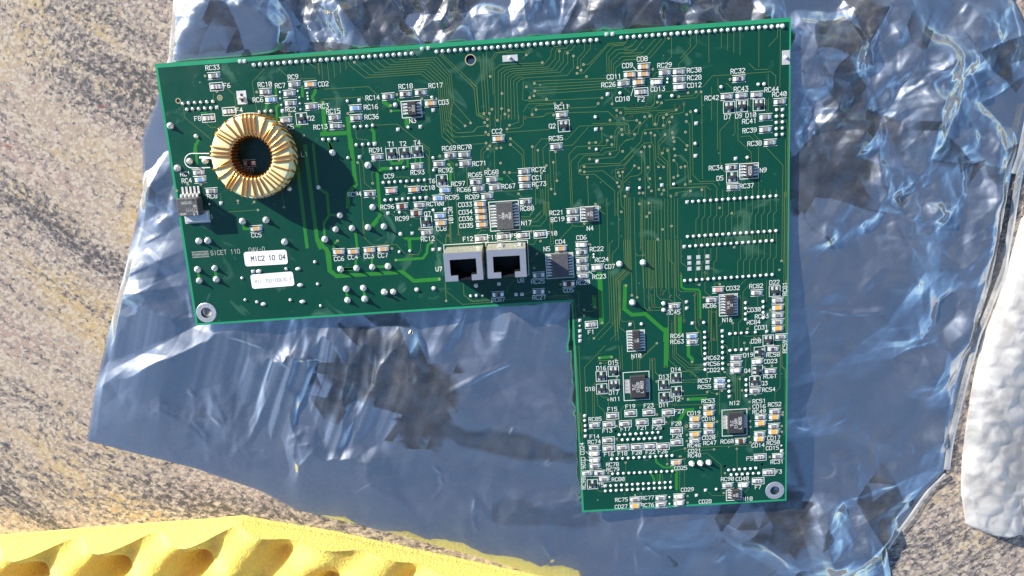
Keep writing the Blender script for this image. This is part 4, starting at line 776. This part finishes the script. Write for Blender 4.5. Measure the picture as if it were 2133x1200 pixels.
# ---------------------------------------------------------------- transistors and diodes
def sot_mesh(two):
    c = MB(); c.box(-1.45 * mm, 1.45 * mm, -.68 * mm, .68 * mm, .1 * mm, 1.05 * mm, EPOXY, .16 * mm)
    legs = ((-.95, -1), (.95, -1), (0, 1)) if not two else ((-.95, 1), (.95, 1), (0, -1))
    for x, d in legs:
        x *= mm
        for y0, y1, z0, z1 in ((.6, .85, .1, .62), (.85, 1.75, 0.06, .2)):
            a, e = sorted((d * y0 * mm, d * y1 * mm)); c.box(x - .3 * mm, x + .3 * mm, a, e, z0 * mm, z1 * mm, TIN)
        a, e = sorted((d * .75 * mm, d * 2.0 * mm)); c.box(x - .62 * mm, x + .62 * mm, a, e, 5e-5, .1 * mm, PAD, .03 * mm)
    return c.mesh('transistor')
ST = {1: sot_mesh(False), 2: sot_mesh(True)}
for w, s in TRANS.items():
    it = s.split()
    for k, q in zip(it[::2], it[1::2]):
        x, y = TU(w, *pts(q)[0]); k = int(k)
        put('transistor', ST[2 if k == 2 else 1], board, (x, y, 0), {1: 0, 2: 0, 3: math.pi / 2, 4: -math.pi / 2}[k] + R_(random.uniform(-2, 2)))
        frame(x, y, 2.38 * mm, 2.38 * mm)
# ---------------------------------------------------------------- integrated circuits
def lead_mesh(w, foot):
    c = MB(); f = foot * mm; w = w * mm / 2
    prof = [(-.15 * mm, .95 * mm), (.32 * mm, .95 * mm), (.55 * mm, .22 * mm), (.55 * mm + f, .18 * mm)]; t = .2 * mm
    vs = []
    for x, z in prof: vs += [(x, -w, z), (x, w, z), (x, -w, z - t * .6), (x, w, z - t * .6)]
    fs = []
    for i in range(3):
        a = i * 4; fs += [(a, a + 4, a + 5, a + 1), (a, a + 2, a + 6, a + 4), (a + 1, a + 5, a + 7, a + 3), (a + 2, a + 3, a + 7, a + 6)]
    fs.append((12, 14, 15, 13)); c.add(vs, fs, TIN); return c.mesh('lead')
LEAD = {'so': lead_mesh(.46, .75), 'ss': lead_mesh(.30, .65)}
def ic(w, box, body, n, marks, label, kind='so', dot=(-1, 1), ang=math.pi / 2, grey=False, th=.85):
    """box: white frame in window units; body: x0,x1,y0,y1 of the package"""
    x0, x1, y0, y1 = box; cx, cy = TU(w, (x0 + x1) / 2, (y0 + y1) / 2); sc = WIN[w][2]; px = 0.1995 * mm
    a, c = (x1 - x0) / sc * px / 2, (y1 - y0) / sc * px / 2; frame(cx, cy, a, c, .3 * mm)
    bx, by = TU(w, (body[0] + body[1]) / 2, (body[2] + body[3]) / 2, 1.5 * mm); hw, hh = (body[1] - body[0]) / sc * px / 2, (body[3] - body[2]) / sc * px / 2
    p = MB(); top = 1.72 * mm; bl = .22 * mm; E = EPOXYG if grey else EPOXY
    p.box(-hw - .12 * mm, hw + .12 * mm, -hh, hh, .12 * mm, .85 * mm, E); p.box(-hw - .12 * mm, hw + .12 * mm, -hh, hh, .85 * mm, top, E, bl)
    p.disc(dot[0] * (hw - .55 * mm), dot[1] * (hh - .6 * mm), .25 * mm, top + 4e-6, HOLE, 10)
    o = p.obj('integrated_circuit', board, loc=(bx, by, 0)); tag(o, label)
    pitch = (1.27 if kind == 'so' else .65) * mm * (1.0 if kind == 'so' else 1.02)
    per = n // 2
    pm = MB()
    for s in (-1, 1):
        for i in range(per):
            y = (i - (per - 1) / 2) * pitch
            put('lead', LEAD[kind], o, (s * (hw + .1 * mm), y, 0), 0 if s > 0 else math.pi)
            ph = pitch * .33
            u0, u1 = sorted((s * (hw + .45 * mm), s * (a - .15 * mm))); pm.box(u0, u1, y - ph, y + ph, 5e-5, .11 * mm, PAD, .03 * mm)
    tag(pm.obj('pad', o), 'row of tinned pads', kind='stuff')
    if marks:
        k = MB(); q = len(marks); 
        for i, s in enumerate(marks):
            hgt = min(1.25 * mm, 1.5 * hw / q * .72); off = (i - (q - 1) / 2) * 2 * hw / q * .82
            Lk = len(s) * 4 * hgt / 6 * .85 * 1.4
            # reads along the package
            text(k, s, off * math.sin(ang), -off * math.cos(ang) * 0 - Lk / 2 if ang > 0 else Lk / 2, hgt, top + 6e-6, MARK, ang=ang, wdt=hgt * .2, asp=.85)
        k.obj('lettering', o)
    return o
ic('B', (1065,1305,630,825), (1140,1235,640,800), 8, ['L7', '1512'], 'small eight-legged chip left of the top centre')
ic('K', (678,1045,-12,350), (768,968,5,335), 16, ['LT', '1080', 'CN', '9842'], 'sixteen-legged grey chip above the network jacks', dot=(-1, 1), grey=True)
ic('K', (1762,1985,55,235), (1830,1925,65,225), 8, ['4N', '393'], 'small eight-legged chip in the board middle', grey=True)
ic('K', (1350,1690,605,920), (1425,1625,612,910), 16, None, 'sixteen-legged plain grey chip right of the jacks', dot=(-1, 1), grey=True)
ic('H', (1372,1600,800,985), (1460,1535,812,965), 8, ['4558'], 'small eight-legged chip near the right edge')
ic('L', (885,1110,1060,1335), (962,1045,1070,1320), 14, ['L1', '324'], 'fourteen-legged narrow chip in the lower arm')
ic('N', (955,1185,175,455), (1040,1135,190,440), 14, ['74 02', '2C'], 'fourteen-legged narrow chip below the pin rows')
ic('O', (710,1100,335,785), (815,1035,400,745), 20, ['TLC', 'C1628', 'L 0023'], 'twenty-legged fine-pitch chip at left of lower arm', 'ss', (1, -1))
ic('P', (677,1055,855,1280), (770,1000,905,1240), 20, ['TLC', 'C1601', 'L 0025'], 'twenty-legged fine-pitch chip near the lower right', 'ss', (1, -1))
ic('R', (605,798,862,1005), (680,765,868,998), 8, ['MC', '393'], 'small eight-legged chip at bottom right')

# ---------------------------------------------------------------- solder joints, square pads
def joint_mesh(pin):
    c = MB()
    pr = [(1, 0), (.93, .3), (.62, .68), (.34, .88)]
    if pin: pr += [(.30, 1.35), (.16, 1.5)]
    c.lathe(pr, TIN, 10); return c.mesh('solder_joint', True)
JM, JP = joint_mesh(False), joint_mesh(True)
sq = MB(); h = .5; sq.box(-1, 1, -1, 1, 0, .25, TIN, .12); sq.lathe([(.72, .25), (.55, .6), (.25, .85)], TIN, 8); SQ = sq.mesh('solder_joint', False)
sq = MB(); sq.box(-1, 1, -1, 1, 0, .12, PAD, .06); sq.lathe([(.35, .121), (.3, .15)], TIN, 8); SQF = sq.mesh('square_pad', False)
JOBS = []
for w, s in JOINTS.items():
    it = s.split()
    for k, q in zip(it[::2], it[1::2]):
        if ':' in k:
            n, k = k.split(':'); n = int(n); p0, p1 = (pts(z)[0] for z in q.split('>'))
            for i in range(n):
                f = i / (n - 1); JOBS.append((k, TU(w, p0[0] + (p1[0] - p0[0]) * f, p0[1] + (p1[1] - p0[1]) * f)))
        else: JOBS.append((k, TU(w, *pts(q)[0])))
for n, p0, p1 in HEADER_ROWS:
    for i in range(n): f = i / (n - 1); JOBS.append(('h', U(p0[0] + (p1[0] - p0[0]) * f, p0[1] + (p1[1] - p0[1]) * f)))
RAD = {'s': .5, 'j': .74, 'h': .84, 'm': 1.0, 'B': 1.5, 'q': .72, 'Q': .85, 'o': .85}
JOBS.sort(key=lambda j: -RAD[j[0]])
rest = MB(); made = 0
for k, (x, y) in JOBS:
    r = RAD[k] * mm * random.uniform(.94, 1.06); zs = {'B': 1.15, 'm': 1.2, 'h': .85, 'q': .9, 'Q': 1.0}.get(k, 1.05) * random.uniform(.9, 1.15)
    if made < 300:
        me = JP if k in 'Bh' and not (k == 'h' and random.random() < .4) else SQ if k == 'q' else SQF if k == 'Q' else JM
        put('square_pad' if k == 'Q' else 'solder_joint', me, board, (x, y, 0), random.uniform(0, .3) if k not in 'qQ' else R_(random.uniform(-3, 3)), (r * (1.55 if k == 'o' else 1), r, r * zs)); made += 1
    elif k == 'q':
        rest.box(x - r, x + r, y - r, y + r, 0, .25 * r, TIN, .1 * r); rest.lathe([(.72 * r, .25 * r), (.5 * r, .7 * r)], TIN, 7, x, y)
    else: rest.lathe([(r, 0), (.9 * r, .35 * r), (.55 * r, .75 * r), (.25 * r, 1.0 * r)], TIN, 8, x, y)
tag(rest.obj('solder_joint', board), 'remaining small solder joints', kind='stuff')
# bent clip tabs soldered upright
for w, x0, x1, y0, y1, ang in (('C', 385, 560, 420, 510, -.3), ('D', 1880, 1975, 482, 660, .1)):
    p, q = TU(w, x0, y1), TU(w, x1, y0); t = MB(); t.box(p[0], q[0], p[1], q[1], 4e-5, .14 * mm, PAD, .04 * mm)
    cx, cy = (p[0] + q[0]) / 2, (p[1] + q[1]) / 2
    t.lathe([(.75 * mm, .14 * mm), (.55 * mm, .6 * mm), (.3 * mm, 1.6 * mm), (.2 * mm, 2.3 * mm)], TIN, 8, cx - .2 * mm, cy + .1 * mm)
    t.box(cx + .5 * mm, cx + 1.0 * mm, cy - .3 * mm, cy + .1 * mm, .14 * mm, .2 * mm, HOLE); t.obj('soldered_tab', board)
p, q = TU('A', 1062, 618), TU('A', 1155, 448); cx, cy = (p[0] + q[0]) / 2, (p[1] + q[1]) / 2
t = MB(); t.box(p[0], q[0], p[1], q[1], 4e-5, .14 * mm, PAD, .04 * mm); t.box(cx - 1.6 * mm, cx + 1.2 * mm, cy - .3 * mm, cy + .3 * mm, .14 * mm, 1.9 * mm, TIN, .1 * mm)
t.box(cx - .5 * mm, cx + .5 * mm, cy + .5 * mm, cy + 1.6 * mm, .14 * mm, .3 * mm, EPOXY); t.box(cx - .5 * mm, cx + .5 * mm, cy - 1.7 * mm, cy - .5 * mm, .14 * mm, .3 * mm, EPOXY); t.obj('soldered_tab', board)
# screw rings
for c, ro, ri in ((M1, 4.55, 2.35), (M2, 4.4, 2.1)):
    t = MB(); n = 28; vs = []; fs = []
    for r, z in ((ro, 3e-5), (ro - .15, .12 * mm), (ri + .1, .12 * mm), (ri, -.4 * mm)):
        vs += [(c[0] + r * mm * math.cos(2 * math.pi * i / n), c[1] + r * mm * math.sin(2 * math.pi * i / n), z) for i in range(n)]
    for k in range(3): fs += [(k * n + i, k * n + (i + 1) % n, (k + 1) * n + (i + 1) % n, (k + 1) * n + i) for i in range(n)]
    t.add(vs, fs, ALU); t.obj('mounting_ring', board)

# ---------------------------------------------------------------- ring coil
HC = 11.5 * mm; tx, ty = U(522.5, 327, HC)
coil = empty('ring_coil', board, (tx, ty, 0)); tag(coil, 'ring coil of copper wire wound on a cream core')
ro, ri, rb = 16.9 * mm, 8.6 * mm, 1.25 * mm
def section(off):
    o_, i_, t_, b_ = ro + off, ri - off, HC - .4 * mm + off, 1.0 * mm - off; r = rb + off
    out = []
    for cx_, cz_, a in ((i_ + r, b_ + r, 180), (i_ + r, t_ - r, 90), (o_ - r, t_ - r, 0), (o_ - r, b_ + r, -90)):
        for k in range(4): w_ = R_(a + (90 - 30 * k)); out.append((cx_ + r * math.cos(w_), cz_ + r * math.sin(w_)))
    return out
sec = section(0); c = MB(); N = 72; S = len(sec); vs = []; fs = []
for i in range(N):
    a = 2 * math.pi * i / N; vs += [(r * math.cos(a), r * math.sin(a), z) for r, z in sec]
for i in range(N):
    for k in range(S): fs.append((i * S + k, i * S + (k + 1) % S, (i + 1) % N * S + (k + 1) % S, (i + 1) % N * S + k))
c.add(vs, fs, CORE); dk = c.mi(BORE_SHADE)                 # bore packed with wire, its shade painted in as dark brown
for i in range(len(fs)):
    if i % S in (2, 3, 4): c.m[i] = dk
c.obj('core', coil, True)
wr = .40 * mm; sc_ = section(wr * .8)
def turn_mesh(lean):
    c = MB(); vs = []; n = len(sc_); fs = []
    cen = [Vector((r, lean * (r - ri) * (1 if k in range(4, 12) else -.6), z)) for k, (r, z) in enumerate(sc_)]
    for k in range(n):
        tn = (cen[(k + 1) % n] - cen[k - 1]).normalized(); y = Vector((0, 1, 0)); y = (y - tn * y.dot(tn)).normalized(); x = y.cross(tn)
        for j in range(5): a = 2 * math.pi * j / 5; vs.append(cen[k] + x * wr * math.cos(a) + y * wr * math.sin(a))
    for k in range(n):
        for j in range(5): fs.append((k * 5 + j, k * 5 + (j + 1) % 5, (k + 1) % n * 5 + (j + 1) % 5, (k + 1) % n * 5 + j))
    c.add(vs, fs, COPPER); return c.mesh('wire_turn', True)
TM = [turn_mesh(l) for l in (.1, .22, .32, -.05)]
a = 185
while a < 185 + 352:
    put('wire_turn', random.choice(TM), coil, rz=R_(a)); a += random.uniform(8.8, 10.6)
t = MB()
pth = [Vector((-17.2 * mm, -1.2 * mm, 3 * mm)), Vector((-19.5 * mm, .2 * mm, 1.2 * mm)), Vector((-25.5 * mm, .8 * mm, .9 * mm))]
for p, q in zip(pth, pth[1:]):
    d = (q - p).normalized(); y = d.cross(Vector((0, 0, 1))).normalized(); x = y.cross(d); vs = []
    for e in (p, q):
        for j in range(6): w_ = 2 * math.pi * j / 6; vs.append(e + x * .5 * mm * math.cos(w_) + y * .5 * mm * math.sin(w_))
    t.add(vs, [(j, (j + 1) % 6, (j + 1) % 6 + 6, j + 6) for j in range(6)] + [(6, 7, 8, 9, 10, 11)], TIN)
t.obj('tinned_lead', coil, True)

# ---------------------------------------------------------------- network jacks
HJ = 16 * mm
def jack(c0, c1, label, side):
    """c0, c1: the far corners of the face as photographed"""
    p, q = U(*c0, HJ), U(*c1, HJ); ang = math.atan2(q[1] - p[1], q[0] - p[0]); wj = math.hypot(q[0] - p[0], q[1] - p[1]); dj = 12.1 * mm
    j = empty('network_jack', board, (p[0], p[1], 0), ang); tag(j, label)
    f = lambda x, y: (x * wj, -y * dj)
    outer = [f(0, 0), f(0, 1), f(.345, 1), f(.345, .80), f(.155, .80), f(.155, .235), f(.845, .235), f(.845, .80), f(.70, .80), f(.70, 1), f(1, 1), f(1, 0)]
    m = MB(); m.poly(outer, HJ - .35 * mm, HJ, NICKEL, True); m.obj('face_plate', j)
    inn = [(x * (1 - .0) , y) for x, y in outer]
    k = .35 * mm
    m = MB(); shr = [f(.02, .02), f(.02, .98), f(.35, .98), f(.35, .79), f(.16, .79), f(.16, .245), f(.84, .245), f(.84, .79), f(.695, .79), f(.695, .98), f(.98, .98), f(.98, .02)]
    m.poly(shr, 2 * mm, HJ - .36 * mm, BLACKP); m.box(.02 * wj, .98 * wj, -.98 * dj, -.02 * dj, .3 * mm, 2.2 * mm, BLACKP); m.box(.30 * wj, .75 * wj, -.975 * dj, -.93 * dj, 2 * mm, HJ - .5 * mm, BLACKP); m.obj('insert', j)
    m = MB()
    m.box(0, wj, -.02 * dj, 0, .3 * mm, HJ - .36 * mm, NICKELW); m.box(0, .02 * wj, -dj, -.02 * dj, .3 * mm, HJ - .36 * mm, NICKELW); m.box(.98 * wj, wj, -dj, -.02 * dj, .3 * mm, HJ - .36 * mm, NICKELW)
    m.box(.02 * wj, .98 * wj, -dj, -.98 * dj, .3 * mm, HJ - 11 * mm, NICKELW); m.obj('shield', j)
    m = MB()
    for i in range(8): x = wj * (.27 + .46 * i / 7); m.box(x - .18 * mm, x + .18 * mm, -.36 * dj, -.25 * dj, 2.2 * mm, 9 * mm, GOLD)
    tag(m.obj('contact', j), 'row of spring contacts', kind='stuff')
    # stamped letters and spring tabs on the back wall
    k = MB(); text(k, 'LIST', 0, 0, 2.6 * mm, 0, SILKG, wdt=.3 * mm); o = k.obj('lettering', j); o.rotation_euler = (math.pi / 2, 0, math.pi)
    o.location = (wj * .93, .03 * mm, 7.5 * mm)
    m = MB()
    for x in side: m.box(x * wj - 1.2 * mm, x * wj + 1.2 * mm, 0, .5 * mm, 3 * mm, 11 * mm, NICKEL, .15 * mm)
    if side: m.obj('spring_tab', j)
    return j
jack((922.7, 528.5), (1002.5, 523.5), 'left network jack with empty socket facing up', [])
jack((1013.0, 521.5), (1094.5, 517.5), 'right network jack with spring tabs on its back', [.35, .82])
for w, a_, c_ in (('K', (138, 515), (590, 490)), ('K', (630, 490), (1135, 460)), ('K', (1135, 460), (1155, 870)), ('K', (138, 515), (150, 700)), ('K', (1155, 870), (1125, 872)), ('K', (640, 490), (660, 900))): line(TU(w, *a_), TU(w, *c_), .25 * mm)

# ---------------------------------------------------------------- power regulator
HR = 6.6 * mm
p0, p1 = TU('E', 205, 655, HR), TU('E', 455, 640, HR); wv = math.hypot(p1[0] - p0[0], p1[1] - p0[1]); dv = 7.6 * mm
reg = empty('voltage_regulator', board, (p0[0], p0[1], 0), math.atan2(p1[1] - p0[1], p1[0] - p0[0])); tag(reg, 'black power regulator with metal tab and five legs')
m = MB(); m.box(0, wv, -dv, 0, 1.2 * mm, HR, EPOXYG, .25 * mm); m.disc(wv * .82, -1.0 * mm, .55 * mm, HR + 3e-6, HOLE, 12); m.obj('package', reg)
m = MB(); m.box(.3 * mm, wv + 1.6 * mm, -dv - 3.2 * mm, -dv + 1.0 * mm, .15 * mm, 1.5 * mm, TIN, .2 * mm); m.box(-.2 * mm, wv + 1.9 * mm, -dv - 3.9 * mm, -dv + 1.4 * mm, 5e-5, .15 * mm, PAD); m.obj('tab', reg)
for i in range(5):
    x = .9 * mm + i * 1.72 * mm
    m = MB(); m.box(-.5 * mm, .5 * mm, 0, .9 * mm, 2.4 * mm, 3.2 * mm, TIN, .12 * mm); m.box(-.42 * mm, .42 * mm, .9 * mm, 1.5 * mm, .3 * mm, 3.0 * mm, TIN, .1 * mm); m.box(-.45 * mm, .45 * mm, 1.5 * mm, 4.4 * mm, .12 * mm, .6 * mm, TIN, .12 * mm)
    m.obj('leg', reg, loc=(x, 0, 0))
k = MB()
for i, (s, h_, x) in enumerate((('LT', 1.35, .93), ('L17171', 1.05, .93), ('00', .95, .93), ('327EMO', .95, .72))):
    text(k, s, wv * x, -dv + 1.05 * mm + i * 1.55 * mm, h_ * mm, HR + 6e-6, SILKG if i else SILK, ang=math.pi, wdt=.16 * mm, asp=.85)
text(k, 'LNE0R', wv * .42, -dv + 1.0 * mm, .8 * mm, HR + 6e-6, SILKG, ang=math.pi, wdt=.14 * mm, asp=.8)
k.obj('lettering', reg)

# ---------------------------------------------------------------- paper stickers, maker's line
def sticker(w, quad, label, s, h_, off, m_, asp, wd_, zero='O'):
    P = [Vector(TU(w, *q)) for q in quad]; c_ = sum(P, Vector((0, 0))) / 4; ang = math.atan2(P[1].y - P[0].y, P[1].x - P[0].x)
    wx = ((P[1] - P[0]).length + (P[2] - P[3]).length) / 2; hy = ((P[3] - P[0]).length + (P[2] - P[1]).length) / 2; r = 1.1 * mm; pl = []
    for sx, sy, a in ((1, 1, 0), (-1, 1, 90), (-1, -1, 180), (1, -1, 270)):
        for k in range(5): t = R_(a + 22.5 * k); pl.append((sx * (wx / 2 - r) + r * math.cos(t), sy * (hy / 2 - r) + r * math.sin(t)))
    m = MB(); m.poly(pl, 8.5e-5, .17 * mm, PAPER); o = m.obj('paper_sticker', board, loc=(c_.x, c_.y, 0), rz=ang); tag(o, label)
    k = MB(); text(k, s, off[0] * wx, off[1] * hy, h_ * mm, .17 * mm + 6e-6, m_, wdt=wd_ * mm, asp=asp, adv=1.42); k.obj('lettering', o)
sticker('I', [(733,258),(1240,228),(1257,400),(745,428)], 'white sticker reading MIC2 10 04', 'MIC2 1O O4', 2.05, (-.34, -.0), INK, .80, .36)
sticker('I', [(812,527),(1315,487),(1335,660),(828,693)], 'white sticker with a long part number', 'MIC 7O21OO63O F', 1.45, (-.41, -.02), INKG, .82, .17)
x, y = TU('I', 338, 270); text(sk, 'SICET 11O', x, y, 1.9 * mm, SZ, SILKG, wdt=.2 * mm, asp=.82); x, y = TU('I', 792, 233); text(sk, 'O4V-O', x, y, 1.9 * mm, SZ, SILKG, wdt=.2 * mm, asp=.82)
p, q = TU('I', 122, 325), TU('I', 308, 245)
for i in range(14): f = (i + .5) / 14; line((p[0] + (q[0] - p[0]) * f, p[1]), (p[0] + (q[0] - p[0]) * f, q[1] - .1 * mm), .13 * mm, SILKG)
for f in (0, .5, 1): line((p[0], p[1] + (q[1] - p[1]) * f), (q[0], p[1] + (q[1] - p[1]) * f), .18 * mm, SILKG)
tag(sk.obj('printed_lettering', board), 'white printed part numbers and outlines', kind='stuff')
# sockets on the underside that carry the board
for n, p0, p1 in HEADER_ROWS:
    a_, c_ = U(*p0), U(*p1); L = math.hypot(c_[0] - a_[0], c_[1] - a_[1]); ang = math.atan2(c_[1] - a_[1], c_[0] - a_[0])
    m = MB(); m.box(-1.3 * mm, L + 1.3 * mm, -3.2 * mm, 1.3 * mm, -TH - 5.0 * mm, -TH, BLACKP, 0, True); m.obj('pin_socket', board, loc=(a_[0], a_[1], 0), rz=ang)
for w, x, y in (('I', 300, 520), ('Q', 800, 850), ('M', 1100, 600)):
    x, y = TU(w, x, y); m = MB(); m.box(-6 * mm, 6 * mm, -4 * mm, 4 * mm, -TH - 5.0 * mm, -TH, BLACKP, 0, True); m.obj('pin_socket', board, loc=(x, y, 0))

# ------------------------------------------------------------------ foam sheet
foam = empty('foam_sheet'); tag(foam, 'yellow egg-crate packing foam at the bottom edge', 'foam')
top = [(-120,1131),(0,1117),(200,1101),(420,1085),(508,1077),(560,1087),(700,1110),(900,1154),(1130,1203),(1210,1222)]
FP = coons(Wl([(-120,1131),(-140,1300),(-170,1560)]), Wl([(-170,1560),(600,1580),(1420,1560)]), Wl([(1210,1222),(1300,1350),(1420,1560)]), Wl(top), 380, 190)
o0 = np.array(W(0, 1117)); ex = np.array(W(420, 1085)) - o0; ex /= np.hypot(*ex); ey = np.array([-ex[1], ex[0]])
fu = (FP - o0) @ ex; fv = (FP - o0) @ ey
q_ = [(np.array(W(x, y, .025)) - o0) @ ex for x, y in ((50, 1168), (235, 1162), (405, 1150))]; lam = (q_[2] - q_[0]) / 2; ph = q_[1] - 0.006
bump = np.cos(2 * np.pi * (fu - ph) / lam) * np.cos(2 * np.pi * (fv - 0.0035) / (lam * .85))
FZ = 0.0155 + 0.0115 * (2 * ((bump + 1) / 2) ** .75 - 1) + (vnoise(FP[..., 0], FP[..., 1], 0.02, 21) - .5) * 0.002 + (vnoise(FP[..., 0], FP[..., 1], 0.0011, 22) - .5) * 0.0006
sa, ta, La = seg_dist(FP[..., 0], FP[..., 1], W(508, 1077), W(1210, 1222))      # thinner towards the slanting cut
kk = 1 - np.clip(np.abs(ta) / .015, 0, 1) ** 1.3; kk *= np.clip((sa + .004) / .03, 0, 1)
FZ = FZ * (1 - kk) + (0.0105 + (FZ - 0.0105) * .34) * kk
put('cut_surface', grid_mesh('cut_surface', FP, FZ, FOAM), foam)
def wall(row, zr, n=10):
    P = np.repeat(row[None], n, 0).copy(); k = np.linspace(0, 1, n)[:, None]; Zw = zr[None] * (1 - k)
    return P, Zw
for nm, row, zr in (('side_face', FP[0], FZ[0]), ('end_face', FP[:, -1], FZ[:, -1])):
    P, Zw = wall(row, zr); put(nm, grid_mesh(nm, P, Zw, FOAM), foam)
# thin backing lip along the cut
Lp = resample(Wl(top), 300); t_ = np.gradient(Lp, axis=0); t_ /= np.hypot(*t_.T)[:, None]; nn = np.stack([-t_[:, 1], t_[:, 0]], 1)
k = np.linspace(-.3, 1, 4); P = Lp[None] + nn[None] * (k * 0.0011)[:, None, None]
Zl = np.array([.0019, .002, .0017, 0])[:, None] + 0.0007 * (vnoise(P[..., 0], P[..., 1], 0.003, 31) - .4); put('backing_lip', grid_mesh('backing_lip', P, np.maximum(Zl, 0), FOAM), foam)

# ------------------------------------------------------------------ bubble wrap
wrap = empty('bubble_wrap'); tag(wrap, 'white translucent bubble wrap folded along the right edge', 'bubble wrap')
wl = [(2160,425),(2126,455),(2102,540),(2078,620),(2042,715),(2024,800),(2012,880),(2003,950),(2000,1020),(2010,1090)]
WP = coons(Wl(wl), Wl([(2010,1090),(2060,1108),(2140,1112),(2330,1120)]), Wl([(2330,400),(2340,700),(2330,1120)]), Wl([(2160,425),(2330,400)]), 150, 260)
wu = np.linspace(0, 1, 150)[None, :]; wv_ = np.linspace(0, 1, 260)[:, None]
s_ = wu * 0.055
roll = 0.0065 * np.sqrt(np.clip(1 - ((s_ - 0.011) / 0.0115) ** 2, 0, 1)) + 0.003 * (s_ > 0.02) * 1.0
roll = np.maximum(roll, 0.003 + 0.0008 * np.sin(s_ * 400)) * np.clip(np.minimum(wu * .055, np.minimum(wv_, 1 - wv_) * .16) / .0025, 0, 1) ** .5
X, Y = WP[..., 0], WP[..., 1]; pit = 0.0105
ii = np.round(Y / (pit * .866)); jj = np.round(X / pit - .5 * (ii % 2)); dd = np.hypot(X - (jj + .5 * (ii % 2)) * pit, Y - ii * pit * .866)
bub = facets(X, Y, .009, 44) * .0008 + facets(X, Y, .0034, 45) * .0011 + 0.0007 * np.sqrt(np.clip(1 - (dd / .0046) ** 2, 0, 1)) + (vnoise(X, Y, 0.006, 41) - .5) * .0014 + (1 - np.abs(2 * vnoise(X, Y, .009, 42) - 1)) * .0012
WZ = 0.0004 + roll + bub * np.clip(roll / .002, 0, 1)
put('bubble_layer', grid_mesh('bubble_layer', WP, WZ, WRAP), wrap)
put('backing_layer', grid_mesh('backing_layer', WP[::3, ::3], (0.0003 + WZ * .25)[::3, ::3], WRAP), wrap)
